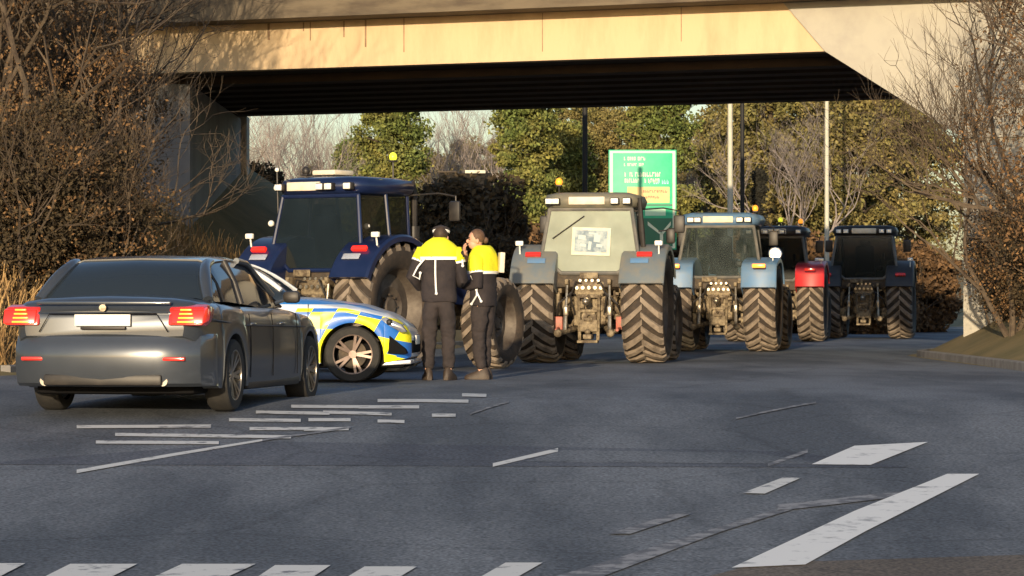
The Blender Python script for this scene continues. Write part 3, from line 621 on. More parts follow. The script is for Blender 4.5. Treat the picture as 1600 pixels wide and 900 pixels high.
def tractor(name, loc, yaw, s, cfg):
    """local frame: +Y forward, origin on the ground below the rear axle"""
    T = empty(name, loc, -R(yaw), s=s)
    rr, wr, tr_ = cfg.get('rr', .92), cfg.get('wr', .60), cfg.get('tr', .89); rf, wf, tf = cfg.get('rf', .66), cfg.get('wf', .46), .86; wb = cfg.get('wb', 2.75)
    pm, cm = cfg['paint'], cfg.get('pillar', 'pillar_grey'); roofm = cfg.get('roof', pm); gl = cfg.get('glass', 'win_dark')
    for sd_ in (-1, 1):
        tractor_wheel(T, sd_ * tr_, 0, rr, wr, sd_)
        tractor_wheel(T, sd_ * tf, wb, rf, wf, sd_, R(cfg.get('steer', 0)), 20)
    # driveline and chassis
    b = MB(); b.box((0, .25, .93), (.56, 1.5, .62), bev=.08); b.box((0, 1.6, .95), (.5, 1.6, .5), bev=.06); b.tube([(-tr_ + .1, 0, rr), (-.3, 0, rr), (.3, 0, rr), (tr_ - .1, 0, rr)], [.12, .19, .19, .12], 14)
    b.box((0, wb, rf), (1.35, .2, .22), bev=.04); b.box((0, wb - .1, rf + .15), (.34, .9, .4), bev=.05); b.box((0, -.42, 1.22), (.5, .26, .26), bev=.04)
    b.build('chassis', 'mech', T)
    # bonnet
    b = MB(); rings = []
    for y_, wdt, zt, zb in ((1.2, .42, 1.88, 1.05), (1.9, .41, 1.86, 1.0), (2.7, .38, 1.78, .98), (3.15, .35, 1.66, .98), (3.38, .28, 1.45, 1.02)):
        y_ = y_ * (wb / 2.75)
        rings.append([Vector((x_, y_, z_)) for x_, z_ in ((-wdt, zb), (-wdt, zt - .22), (-wdt * .85, zt - .06), (-wdt * .4, zt), (wdt * .4, zt), (wdt * .85, zt - .06), (wdt, zt - .22), (wdt, zb))])
    b.loft(rings); bon = b.build('bonnet', pm, T, 45)
    b = MB(); [b.box((0, 3.30 * wb / 2.75 + .03 * 0, 1.08 + .07 * i), (.44, .2, .02)) for i in range(5)]; b.build('grille', 'black', bon)
    for sd_ in (-1, 1): MB().box((sd_ * .405, 2.1, 1.35), (.05, .9, .42), bev=.015).build('side_grille', 'black', bon)
    # cab: lower shell, pillars, roof, glass
    cw, ct = .76, .68; zb_, zt_ = 1.48, cfg.get('zt', 2.56); yb, yf = -.52, 1.02
    b = MB(); b.prism([(-.55, 1.25), (.9, 1.0), (1.05, 1.45), (1.05, 1.5), (-.5, 1.5)], 'x', -.58, .58, .03); b.box((-.68, .75, 1.0), (.3, .6, .8), bev=.04); b.box((.68, .75, 1.0), (.3, .6, .8), bev=.04)
    b.build('cab_floor', 'mech_dark', T)
    b = MB()
    RW = [(-ct, zt_ - .03), (ct, zt_ - .03), (cw + .04, zb_ + .30), (.47, zb_), (-.47, zb_), (-cw - .04, zb_ + .30)]
    def yw(z): return yb + .14 * (z - zb_) / (zt_ - zb_)
    fr = [Vector((x_, yw(z_), z_)) for x_, z_ in RW]
    for i in range(6): b.tube([fr[i], fr[(i + 1) % 6]], .034 if i != 4 else .03, 8)
    for p_ in fr: b.ball(p_, .036, sub=1)
    for sd_ in (-1, 1):
        b.tube([(sd_ * (cw + .02), .32, zb_ + .1), (sd_ * ct, .30, zt_)], .03, 8)                    # B pillar
        b.tube([(sd_ * .60, yf + .03, zb_ - .05), (sd_ * .64, yf - .12, zt_)], .032, 8)                # A pillar
        b.tube([(sd_ * cw, .32, zb_ + .1), (sd_ * .60, yf, zb_ - .02)], .025, 8); b.tube([fr[2] if sd_ > 0 else fr[5], (sd_ * (cw + .02), .32, zb_ + .12)], .025, 8)
    b.build('cab_frame', cm, T)
    # panes
    b = MB(); vs = [b.bm.verts.new(p_ + Vector((0, -.005, 0))) for p_ in fr]; b.bm.faces.new(vs); rw = b.build('rear_window', gl, T, 0)
    gs = cfg.get('glass_side', gl)
    for sd_ in (-1, 1):
        b = MB(); q = [(sd_ * (cw + .03), yw(zb_ + .3) + .02, zb_ + .30), (sd_ * (cw + .01), .30, zb_ + .12), (sd_ * ct, .28, zt_ - .03), (sd_ * ct, yw(zt_) + .02, zt_ - .03)]; b.bm.faces.new([b.bm.verts.new(p_) for p_ in q]); b.build('quarter_window', gs, T, 0)
        b = MB(); q = [(sd_ * (cw + .01), .34, zb_ + .10), (sd_ * .61, yf - .01, zb_ - .02), (sd_ * .645, yf - .14, zt_ - .03), (sd_ * ct, .32, zt_ - .03)]; b.bm.faces.new([b.bm.verts.new(p_) for p_ in q])
        dr = b.build('door_glass', gs, T, 0); MB().box((sd_ * (cw + .035), .45, zb_ + .22), (.03, .14, .03), bev=.008).build('handle', 'black', dr)
    b = MB(); q = [(-.60, yf + .01, zb_ - .05), (.60, yf + .01, zb_ - .05), (.64, yf - .13, zt_ - .03), (-.64, yf - .13, zt_ - .03)]; b.bm.faces.new([b.bm.verts.new(p_) for p_ in q]); b.build('windscreen', gs, T, 0)
    b = MB(); rings = []
    for z_, g_ in ((zt_ - .02, -.02), (zt_ + .02, .07), (zt_ + .12, .10), (zt_ + .21, .06), (zt_ + .25, -.08)):
        x_ = ct + g_; y0_, y1_ = yb + .12 - g_, yf - .05 + g_; c_ = .16
        rings.append([Vector(p_ + (z_,)) for p_ in ((-x_ + c_, y0_), (x_ - c_, y0_), (x_, y0_ + c_), (x_, y1_ - c_), (x_ - c_, y1_), (-x_ + c_, y1_), (-x_, y1_ - c_), (-x_, y0_ + c_))])
    b.loft(rings); roof = b.build('roof', roofm, T, 50)
    MB().box((cfg.get('panel_x', 0), yb + .02, zt_ + .11), (.60, .04, .13), bev=.012).build('roof_panel', 'cream', T)
    for x_ in cfg.get('lamps', (-.62, -.44, .44, .62)):
        b = MB(); b.box((x_, yb - .02, zt_ + .10), (.15, .10, .11), bev=.02); lh = b.build('work_lamp', 'black', T); MB().box((x_, yb - .073, zt_ + .10), (.12, .012, .085), bev=.004).build('lens', 'lamp', lh)
    # interior
    b = MB(); b.box((0, .05, 1.62), (.5, .5, .14), bev=.05); b.box((0, -.20, 1.98), (.46, .13, .66), bev=.06, rot=(R(8), 0, 0)); b.box((0, -.2, 2.36), (.26, .1, .17), bev=.04); b.build('seat', 'black_matte', T)
    b = MB(); b.tube([(0, .82, 1.35), (0, .62, 1.86)], .035, 8); ring = [(.19 * math.cos(k * PI / 8), .60 + .08 * math.sin(k * PI / 8), 1.88 + .17 * math.sin(k * PI / 8)) for k in range(17)]; b.tube(ring, .014, 6); b.box((0, .85, 1.62), (.4, .22, .4), bev=.05); b.build('steering_wheel', 'black', T)
    b = MB(); b.box((.36, .1, 1.75), (.14, .6, .12), bev=.03); b.tube([(.36, .2, 1.8), (.37, .24, 1.98)], .018, 6); b.box((.42, .42, 2.05), (.06, .2, .17), bev=.01); b.build('armrest_console', 'black', T)
    # fenders with tail lights
    for sd_ in (-1, 1):
        f = fender(T, sd_ * (tr_ - .0), rr, wr + .08, sd_, cfg.get('fender', pm), cfg.get('fa', 22), 150, cfg.get('square', False))
        an = R(cfg.get('fl', 40)); r_ = rr + .115
        y_, z_ = -math.cos(an) * r_, rr + math.sin(an) * r_
        if cfg.get('square'): y_, z_ = -(rr + .13), rr + .80
        MB().box((sd_ * (tr_ + .02), y_ - .02, z_), (.26, .06, .08), rot=(R(-38 if not cfg.get('square') else 0), 0, 0), bev=.015).build('tail_light', cfg.get('tail', 'red_lens'), f)
        if cfg.get('decal'): 
            an2 = an - R(9); MB().box((sd_ * (tr_ - .05), -math.cos(an2) * r_ - .004, rr + math.sin(an2) * r_), (.30, .012, .10), rot=(R(-38), 0, 0), bev=.004).build('reflector', cfg['decal'], f)
        b = MB(); b.tube([(sd_ * (tr_ + .25), -.55, rr + .85), (sd_ * (tr_ + .25), -.58, rr + 1.0)], .014, 6); b.box((sd_ * (tr_ + .25), -.60, rr + 1.04), (.13, .06, .08), bev=.015); b.build('marker_lamp', 'lamp', f)
    # three point linkage
    for sd_ in (-1, 1):
        b = MB(); b.tube([(sd_ * .24, -.25, .58), (sd_ * .36, -.75, .52), (sd_ * .43, -1.12, .50)], [.045, .04, .05], 8); b.ball((sd_ * .43, -1.14, .50), .07, sub=2); b.box((sd_ * .43, -1.05, .5), (.05, .2, .11), bev=.012); b.build('lower_link', 'mech', T)
        b = MB(); b.tube([(sd_ * .37, -.78, .55), (sd_ * .36, -.72, .95)], .035, 8); b.tube([(sd_ * .36, -.72, .9), (sd_ * .35, -.66, 1.28)], .022, 8); b.box((sd_ * .36, -.75, .86), (.08, .08, .16), bev=.02); b.build('lift_rod', 'steel', T)
        b = MB(); b.prism([(-.34, 1.18), (-.72, 1.30), (-.74, 1.38), (-.3, 1.36)], 'x', sd_ * .35 - .03, sd_ * .35 + .03, .01); b.build('lift_arm', 'mech', T)
        b = MB(); b.tube([(sd_ * .52, -.12, .62), (sd_ * .50, -.85, .55)], .026, 8); b.box((sd_ * .56, -.55, .66), (.24, .04, .22), bev=.015); b.build('stabiliser', cfg.get('stab', 'mech'), T)
        b = MB(); b.tube([(sd_ * .15, -.60, .38), (sd_ * .17, -.62, 1.12)], .028, 6); b.build('hitch_rail', 'mech', T)
        b = MB(); b.tube([(sd_ * .2, -.45, 1.1), (sd_ * .28, -.68, 1.16), (sd_ * .48, -.72, .98), (sd_ * .56, -.5, .72)], .018, 6); b.tube([(sd_ * .12, -.5, 1.3), (sd_ * .2, -.7, 1.34), (sd_ * .3, -.66, 1.1), (sd_ * .24, -.5, .8)], .016, 6); b.build('hydraulic_hose', 'black', T)
        b = MB(); b.box((sd_ * .56, -.32, .98), (.12, .3, .4), bev=.02); b.box((sd_ * .52, -.3, 1.25), (.1, .25, .2), bev=.02); b.build('bracket', 'mech', T)
    b = MB(); b.tube([(0, -.5, 1.12), (0, -.95, 1.02)], .035, 8); b.tube([(0, -.72, 1.07), (0, -.88, 1.035)], .05, 8); b.ball((0, -.97, 1.01), .06, sub=2); b.build('top_link', 'steel', T)
    b = MB(); b.box((0, -.60, .62), (.30, .10, .20), bev=.02); b.box((0, -.58, .86), (.32, .08, .05), bev=.01); b.box((0, -.66, .44), (.14, .30, .08), bev=.015); b.box((0, -.70, .36), (.34, .2, .045), bev=.01); b.box((0, -.58, 1.1), (.40, .08, .06), bev=.01); b.ball((0, -.74, .52), .05, sub=2)
    b.tube([(-.07, -.66, .72), (.07, -.66, .72)], .03, 8); b.lathe([(.03, -.0), (.12, .0), (.13, .03)], Matrix.Translation((0, -.60, .76)) @ Matrix.Rotation(PI / 2, 4, 'Z'), 16); b.build('hitch', 'mech', T)
    b = MB(); rs = random.Random(int(loc[1]))
    for _ in range(34):
        x_, z_, y_ = rs.uniform(-.46, .46), rs.uniform(.48, 1.42), rs.uniform(-.56, -.34)
        if rs.random() < .5: b.box((x_, y_, z_), (rs.uniform(.04, .14), rs.uniform(.04, .12), rs.uniform(.03, .12)), bev=.008, rot=(rs.uniform(-.2, .2), rs.uniform(-.3, .3), 0))
        else:
            q = (x_ + rs.uniform(-.12, .12), y_ + rs.uniform(-.05, .05), z_ + rs.uniform(-.25, .25)); b.tube([(x_, y_, z_), ((x_ + q[0]) / 2 + rs.uniform(-.06, .06), y_ - .07, (z_ + q[2]) / 2), q], rs.uniform(.011, .024), 6)
    b.build('rear_fittings', 'mech', T)
    b = MB(); [b.tube([(x_, -.52, 1.24), (x_, -.60, 1.24)], .03, 8) for x_ in (-.2, -.1, 0, .1, .2)]; [b.tube([(x_, -.50, 1.36), (x_, -.57, 1.36)], .024, 8) for x_ in (-.15, -.05, .05, .15)]; b.build('couplings', 'steel', T)
    MB().box((cfg.get('plx', -.18), -.60, 1.44), (.30, .015, .10), bev=.004).build('number_plate', 'plate' if cfg.get('plate') else 'mech', T)
    # mirrors, exhaust, steps, beacons
    for sd_ in (-1, 1):
        ml = cfg.get('mirR', cfg.get('mir', .32)) if sd_ > 0 else cfg.get('mir', .32); b = MB(); b.tube([(sd_ * .66, yf - .12, zt_ - .0), (sd_ * (.66 + ml * .6), yf + .06, zt_ + .03), (sd_ * (.68 + ml), yf + .06, zt_ - .02), (sd_ * (.68 + ml), yf + .06, zt_ - .38)], .014, 6); ma = b.build('mirror_arm', 'black', T)
        MB().box((sd_ * (.68 + ml), yf + .03, zt_ - .24), (.19, .06, .30), bev=.03).build('mirror', 'black', ma)
    b = MB(); b.tube([(.56, yf + .18, 1.45), (.56, yf + .18, zt_ + .10), (.56, yf + .12, zt_ + .22)], [.055, .055, .04], 10); b.tube([(.56, yf + .18, 1.5), (.56, yf + .18, 2.15)], .085, 12); b.build('exhaust', 'black', T)
    for sd_ in (-1, 1):
        b = MB(); [b.box((sd_ * .86, .9, .42 + .28 * i), (.3, .28, .03), bev=.008) for i in range(3)]; b.tube([(sd_ * .78, .8, .42), (sd_ * .74, .8, 1.2)], .015, 6); b.build('step', 'mech_dark', T)
    for bx, by, bm_, hh_ in cfg.get('beacons', ()):
        b = MB(); b.tube([(bx, by, zt_ + .1), (bx, by, zt_ + .27 + hh_)], .012, 6); b.box((bx, by, zt_ + .28 + hh_), (.1, .1, .03), bev=.01); bc = b.build('beacon', 'black', T)
        MB().ball((bx, by, zt_ + .34 + hh_), .060, (1, 1, 1.2)).build('lens', bm_, bc)
    return T, rw, zb_, zt_, yb

# navy tractor, nearest of the row on the left
T1, *_ = tractor('tractor', (PX(525, 44.3), 44.3, 0), 33, .94, dict(paint='navy', roof='navy', pillar='navy', glass='win_dark', glass_side='win_dark', steer=9, mirR=.72, wb=2.9, rf=.70, wf=.5, rr=.95, wr=.62, tail='red_lit', decal='silver', fl=52, fa=24,
    beacons=((.64, .55, 'yellow_b', .22), (-.55, 0, 'black', .02)), mir=.42, panel_x=-.22, lamps=(-.62, .12, .28, .62), zt=2.60, plate=False))
tag(T1, 'dark navy tractor angled to the right behind the two officers', 'tractor', 'tractors queued under the bridge')
b = MB(); b.box((-.2, .2, 2.93), (.42, .5, .08), bev=.03); b.build('roof_hatch', 'cream', T1)
b = MB(); b.tube([(-.80, -.35, 2.3), (-.80, -.38, 2.95)], .012, 6); b.tube([(-.80, -.35, 2.75), (-.66, -.35, 2.75)], .012, 6); a_ = b.build('antenna', 'black', T1); MB().ball((-.80, -.38, 2.97), .035).build('tip', 'lamp', a_); MB().ball((-.80, -.40, 2.70), .04).build('side_lamp', 'lamp', a_)
b = MB(); b.tube([(-.78, -.3, 2.14), (-.90, -.32, 2.16)], .014, 6); a_ = b.build('lamp_bracket', 'black', T1); MB().ball((-.93, -.35, 2.18), .05).build('lamp', 'lamp', a_)
b = MB(); b.ball((.70, -.20, 2.12), .05); b.build('side_lamp', 'lamp', T1)
# grey tractor in the middle
T2, rw2, zb_, zt_, yb_ = tractor('tractor', (PX(928, 50.6), 50.6, 0), 9.5, .955, dict(paint='grey_green', fender='slate_blue', roof='grey_green', glass='win_dusty', glass_side='win_clear', tail='red_lens', decal='sky_blue', fl=55, wr=.66, rr=.93, stab='red_old', tr=.90,
    beacons=((-.60, .1, 'orange_lit', .10),), mir=.30, mirR=.62, panel_x=-.05, lamps=(-.66, -.56, .42, .62), plate=False, plx=.0))
tag(T2, 'muddy grey tractor with a taped poster in its dusty rear window', 'tractor', 'tractors queued under the bridge')
po = MB().box((.02, -.475, 2.00), (.64, .012, .46), bev=.003, rot=(R(-7), R(2), 0)).build('poster', 'cream', T2); tag(po, 'cream edged poster with blue grey print')
MB().box((.02, -.486, 2.005), (.54, .008, .36), rot=(R(-7), R(2), 0)).build('print', 'poster', po)
b = MB()
for q in ((-.05, 2.0, .12, .07), (.2, 1.98, .1, .12), (.08, 1.86, .05, .14), (.24, 1.86, .1, .05), (-.03, 1.87, .1, .04), (.14, 2.06, .16, .025)): b.box((q[0] - .08, -.4905 + .12 * (q[1] - 1.935) , q[1] + .07), (q[2], .006, q[3]), rot=(R(-7), R(8), 0))
b.build('print_marks', 'print_light', po)
MB().tube([(-.62, -.47, 2.05), (-.1, -.415, 2.42)], .012, 6).build('wiper', 'black', T2)
b = MB(); b.tube([(.88, -.30, 1.75), (.84, -.30, 2.1), (.80, -.32, 2.72)], [.03, .05, .035], 8); b.tube([(.80, -.30, 2.5), (.70, -.3, 2.5)], .015, 6); b.build('air_stack', 'black', T2)
b = MB(); b.tube([(.95, 1.05, 2.2), (1.18, 1.05, 2.22)], .014, 6); a_ = b.build('lower_mirror_arm', 'black', T2); MB().box((1.16, 1.03, 2.12), (.15, .05, .26), bev=.04).build('mirror', 'black', a_)
# blue-mudguard tractor
T3, *_ = tractor('tractor', (PX(1128, 62.8), 62.8, 0), 10.5, .98, dict(paint='sky_blue', fender='sky_blue', roof='sky_blue', pillar='pillar_grey', glass='win_clear', glass_side='win_clear', square=True, tail='amber_lit', wr=.62, rr=.90, tr=.83,
    beacons=((.66, .1, 'orange_lit', .0),), panel_x=-.02, lamps=(-.56, -.42, .42, .58), mir=.25, zt=2.52, plate=False))
tag(T3, 'older light blue tractor with square blue mudguards and see-through cab', 'tractor', 'tractors queued under the bridge')
# red-mudguard tractor
T4, *_ = tractor('tractor', (PX(1212, 79.5), 79.5, 0), 10, 1.02, dict(paint='charcoal', fender='red_paint', roof='charcoal', glass='win_dark', square=True, tail='red_lens', beacons=((.60, .1, 'orange_lit', .02), (.1, .2, 'yellow_b', .06)), wr=.62, rr=.94, tr=.9, plate=False, lamps=(-.6, -.2, .2, .6), mir=.3))
tag(T4, 'charcoal tractor with red mudguards in the shade beyond the blue one', 'tractor', 'tractors queued under the bridge')
b = MB(); b.lathe([(.001, 0), (.15, 0), (.17, .03), (.12, .12), (.02, .16)], Matrix.Translation((.06, -.80, 2.12)) @ Matrix.Rotation(PI / 2, 4, 'Z'), 20); wl = b.build('floodlight', 'silver', T4)  # shell and glowing lens added to stand for a spot of sun glare
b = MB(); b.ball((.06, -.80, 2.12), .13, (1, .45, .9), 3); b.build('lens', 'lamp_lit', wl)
T5, *_ = tractor('tractor', (PX(1352, 86), 86, 0), 10, 1.08, dict(paint='charcoal', fender='charcoal', roof='black', glass='win_dark', tail='red_lens', beacons=(), plate=False, mir=.3))
tag(T5, 'black tractor farthest right, cut by the bridge end', 'tractor', 'tractors queued under the bridge')
# ------------------------------------------------------------------ cars
def interp(tab, y):
    for (a0, *v0), (a1, *v1) in zip(tab, tab[1:]):
        if a0 <= y <= a1:
            t = (y - a0) / (a1 - a0) if a1 > a0 else 0; t = t * t * (3 - 2 * t) * .4 + t * .6
            return [p + (q - p) * t for p, q in zip(v0, v1)]
    return list(tab[-1][1:])
def car_body(tab, axles, rw_, zsill, parent, m, name='body'):
    """tab: (y, half width, shoulder z, centre z, bottom z)"""
    y0, y1 = tab[0][0], tab[-1][0]; b = MB(); rings = []
    ysn = sorted(set([round(v, 4) for v in np.linspace(y0, y1, 74)] + [round(a_ + rw_ * math.sin(t), 4) for a_ in axles for t in np.linspace(-PI / 2, PI / 2, 15)] + [round(a_ + sg_ * (rw_ + .004), 4) for a_ in axles for sg_ in (-1, 1)]))
    for y in ysn:
        hw, zs, zc_, zb = interp(tab, y)
        ar = None
        for a_ in axles:
            if abs(y - a_) <= rw_: ar = .33 + math.sqrt(max(0, rw_ ** 2 - (y - a_) ** 2))
        lo_ = max(zb, ar) if ar else zb
        flare = .018 if ar else 0
        half = [(hw * .80, min(lo_, zs - .1)), (hw * .985 + flare, lo_ + .005), (hw * 1.0 + flare * .8, lo_ + (zs - lo_) * .30), (hw * 1.0 + flare * .3, lo_ + (zs - lo_) * .55), (hw * .985, lo_ + (zs - lo_) * .74), (hw * .985, lo_ + (zs - lo_) * .80), (hw * .955, lo_ + (zs - lo_) * .95), (hw * .91, zs + .004), (hw * .70, zs + (zc_ - zs) * .62), (hw * .35, zc_ - .006), (0, zc_)]
        rings.append([Vector((x_, y, z_)) for x_, z_ in half] + [Vector((-x_, y, z_)) for x_, z_ in reversed(half[:-1])])
    b.loft(rings, caps=True); return b.build(name, m, parent, 38)
def greenhouse(parent, pts, wb_, wt_, glassm, roofm, thick=.03, trim='black'):
    """pts: y of rear base, rear top, front top, front base with z; widths at base and roof"""
    (ya, za), (yb_, zb_), (yc_, zc_), (yd_, zd_) = pts
    def ring(y, zbase, ztop, kw):
        wt = wt_ * kw
        return [Vector((wb_, y, zbase)), Vector(((wb_ + wt) / 2 + .02, y, (zbase + ztop) / 2)), Vector((wt, y, ztop - .03)), Vector((wt * .86, y, ztop)), Vector((0, y, ztop + .012)), Vector((-wt * .86, y, ztop)), Vector((-wt, y, ztop - .03)), Vector((-(wb_ + wt) / 2 - .02, y, (zbase + ztop) / 2)), Vector((-wb_, y, zbase))]
    sts = []; n = 7
    for i in range(n + 1):
        t = i / n; sts.append((ya + (yb_ - ya) * t, za - .02, za + (zb_ - za) * math.sin(t * PI / 2) ** .92 + .015))
    for i in range(1, 5): t = i / 5; sts.append((yb_ + (yc_ - yb_) * t, za - .02 + (zd_ - za) * t * .8, zb_ + (zc_ - zb_) * t + .022 * math.sin(PI * t) + .015))
    for i in range(n + 1):
        t = i / n; sts.append((yc_ + (yd_ - yc_) * t, zd_ - .02, zd_ + (zc_ - zd_) * math.cos(t * PI / 2) ** .92 + .015))
    b = MB(); rg = []
    for y, z0_, z1_ in sts:
        k = max(.0, (z1_ - z0_)) / (zb_ - za); w_t = wb_ + (wt_ - wb_) * min(1, k)
        rr_ = ring(y, z0_, max(z1_, z0_ + .02), w_t / wt_); rg.append(rr_)
    b.loft(rg, caps=False, closed=False); g = b.build('glasshouse', glassm, parent, 45)
    # roof skin sits 6 mm proud between the two headers; pillars likewise
    b = MB(); rr_ = []
    for y, z0_, z1_ in sts[n - 1:n + 6]:
        rr_.append([Vector((x_, y, z_)) for x_, z_ in ((wt_ + .006, z1_ - .075), (wt_ + .008, z1_ - .022), (wt_ * .86, z1_ + .012), (0, z1_ + .026), (-wt_ * .86, z1_ + .012), (-wt_ - .008, z1_ - .022), (-wt_ - .006, z1_ - .075), (-wt_ * .8, z1_ - .05), (wt_ * .8, z1_ - .05))])
    b.loft(rr_); b.build('roof', roofm, parent, 45)
    for sd_ in (-1, 1):
        def side_at(i, f):
            y, z0_, z1_ = sts[i]; k = max(.0, (z1_ - z0_)) / (zb_ - za); wt = wb_ + (wt_ - wb_) * min(1, k); zt2 = max(z1_, z0_ + .02)
            return Vector((sd_ * (wb_ + (wt - wb_) * f + .02 * math.sin(f * PI) + .006), y, z0_ + (zt2 - .03 - z0_) * f))
        def edge(i): return side_at(i, 1.0) + Vector((sd_ * .002, 0, .012))
        b = MB(); b.tube([edge(i) for i in range(0, n + 1)], [.05, .055, .06, .06, .055, .05, .042, .035], 8); b.build('rear_pillar', roofm, parent, 60)
        b = MB(); b.tube([edge(i) for i in range(n + 4, 2 * n + 5)], .030, 8); b.build('front_pillar', roofm, parent, 60)
        ym = n + 2; b = MB(); b.tube([side_at(ym, .0), side_at(ym, .5), side_at(ym, 1)], .030, 8); b.build('door_pillar', trim, parent, 60)
        ym = 5; b = MB(); b.tube([side_at(ym, .0), side_at(ym, .5), side_at(ym, .95)], .016, 8); b.build('window_divider', trim, parent, 60)
    return g
def car_wheel(parent, x, y, rad, side, rimm, spokes=5, steer=0, wd=.22, twin=True, q_=.70):
    w_ = empty('wheel', (x, y, rad), steer, parent); hw = wd / 2
    MB().lathe([(rad * .70, -hw), (rad * .93, -hw), (rad * .985, -hw * .8), (rad, -hw * .3), (rad, hw * .3), (rad * .985, hw * .8), (rad * .93, hw), (rad * .70, hw)], Matrix.Identity(4), 40).build('tyre', 'car_tyre', w_, 50)
    b = MB(); s_ = side; b.lathe([(rad * .70, s_ * hw * .98), (rad * .665, s_ * hw * .95), (rad * .65, s_ * hw * .5), (rad * .65, -s_ * hw * .8)], Matrix.Identity(4), 40)
    b.lathe([(.001, s_ * hw * .72), (rad * .14, s_ * hw * .72), (rad * .17, s_ * hw * .5)], Matrix.Identity(4), 20)
    for k in range(spokes):
        for dv in ((-.16, .16) if twin else (0,)):
            a0 = 2 * PI * k / spokes; a1 = a0 + dv
            def q(r_, a_, wd2, xx): return [Vector((xx * s_, math.cos(a_) * r_ - math.sin(a_) * wd2 * g, math.sin(a_) * r_ + math.cos(a_) * wd2 * g)) for g in (-1, 1)]
            i0 = q(rad * .10, a0, rad * .05, hw * .66); i1 = q(rad * .67, a1, rad * .045, hw * .90); j0 = q(rad * .10, a0, rad * .05, hw * .2); j1 = q(rad * .67, a1, rad * .045, hw * .5)
            b.hexa([j0[0], j1[0], j1[1], j0[1]], [i0[0], i1[0], i1[1], i0[1]])
    b.build('rim', rimm, w_, 40)
    MB().lathe([(.001, s_ * hw * .1), (rad * .5, s_ * hw * .1)], Matrix.Identity(4), 24).build('brake_disc', 'mech_dark', w_)
    return w_

# dark saloon, rear three-quarter view
bm_yaw = 10.3; rwx, rwd = PX(348, 29.6), 29.6
hd = Vector((math.sin(R(bm_yaw)), math.cos(R(bm_yaw)), 0)); rt = Vector((math.cos(R(bm_yaw)), -math.sin(R(bm_yaw)), 0))
c0 = Vector((rwx, rwd, 0)) - rt * .80
S1 = empty('saloon_car', (c0.x, c0.y, zroad(c0.y)), -R(bm_yaw)); tag(S1, 'dark grey saloon car with a lit red tail light, seen from behind', 'car')
# origin below rear axle, +Y forward
tab1 = [(-1.08, .74, .90, .93, .70), (-1.05, .80, .96, 1.00, .68), (-.92, .86, 1.01, 1.06, .62), (-.62, .90, 1.01, 1.075, .30), (-.5, .915, 1.00, 1.08, .22), (.4, .93, .955, 1.04, .22), (1.6, .93, .935, 1.02, .21), (2.2, .925, .925, 1.00, .21), (2.9, .91, .88, .95, .22), (3.45, .87, .78, .84, .24), (3.72, .78, .66, .70, .28), (3.80, .66, .58, .60, .34)]
car_body(tab1, (0, 2.92), .385, .22, S1, 'gunmetal')
greenhouse(S1, ((-.50, 1.03), (.15, 1.385), (1.25, 1.395), (2.12, .97)), .81, .64, 'glass_car', 'gunmetal')
MB().box((0, 1.4, .32), (1.5, 4.3, .30), bev=.05).build('underbody', 'black_matte', S1)
for sd_ in (-1, 1):
    for ay in (0, 2.92): car_wheel(S1, sd_ * .815, ay, .335, sd_, 'alloy', 7)
    b = MB(); b.prism([(-1.12, .80), (-1.06, .96), (-.92, .99), (-.70, .955), (-.78, .84), (-.95, .79)], 'x', sd_ * .60, sd_ * .925, .02); tl = b.build('tail_light', 'red_lens', S1)
    b = MB(); [b.box((sd_ * .77, -1.115, .83 + .036 * i), (.16 - .02 * i, .03, .016), bev=.004) for i in range(4)]; b.build('lamp_strip', 'amber_lit', tl)
    b = MB(); b.prism([(-1.13, .81), (-1.09, .94), (-.98, .965), (-.88, .93), (-.92, .84)], 'x', sd_ * .63, sd_ * .935, .015); b.build('lit_lens', 'red_lit', tl)
    MB().box((sd_ * .62, -1.085, .50), (.28, .10, .035), bev=.008).build('bumper_reflector', 'red_lens', S1)
    b = MB(); b.tube([(sd_ * .82, 1.85, 1.0), (sd_ * .92, 1.87, 1.03)], .02, 6); mm_ = b.build('door_mirror', 'gunmetal', S1); MB().box((sd_ * .98, 1.88, 1.06), (.17, .10, .12), bev=.04).build('housing', 'black', mm_)
    for y_ in (.62, 1.72): MB().box((sd_ * .925, y_, .80), (.03, .20, .025), bev=.01).build('door_handle', 'gunmetal', S1)
    [MB().tube([(sd_ * .929, y_, .30), (sd_ * .934, y_, .55), (sd_ * .93, y_, .75), (sd_ * .91, y_ + .0, .90)], .004, 4).build('door_seam', 'black_matte', S1) for y_ in (.52, 1.35, 2.3)]
    b = MB(); b.tube([(sd_ * .92, -.85, .855), (sd_ * .928, .3, .79), (sd_ * .928, 1.8, .775), (sd_ * .915, 2.9, .76)], .006, 5); b.build('crease', 'black', S1)
    MB().box((sd_ * .86, 1.46, .235), (.12, 2.0, .09), bev=.03).build('side_skirt', 'black', S1)
    MB().tube([(sd_ * .55, -1.10, .30), (sd_ * .55, -.9, .30)], .045, 12).build('exhaust_tip', 'alloy', S1)
b = MB(); rg = []
for x_, yo in ((-.895, -.52), (-.915, -.66), (-.912, -.80), (-.86, -.98), (-.74, -1.09), (-.5, -1.15), (-.2, -1.175), (0, -1.18), (.2, -1.175), (.5, -1.15), (.74, -1.09), (.86, -.98), (.912, -.80), (.915, -.66), (.895, -.52)):
    k_ = .012 if abs(x_) > .9 else 0
    rg.append([Vector((x_, yo + .10, .25)), Vector((x_, yo + .04, .28)), Vector((x_ * 1.004, yo + .005, .40)), Vector((x_ * 1.006, yo, .52)), Vector((x_ * 1.004, yo + .005, .60)), Vector((x_, yo + .035, .655)), Vector((x_, yo + .055, .70)), Vector((x_ * .99, yo + .10, .72)), Vector((x_ * .95, yo + .20, .70)), Vector((x_ * .95, yo + .20, .27))])
b.loft(rg); b.build('bumper', 'gunmetal', S1, 30)
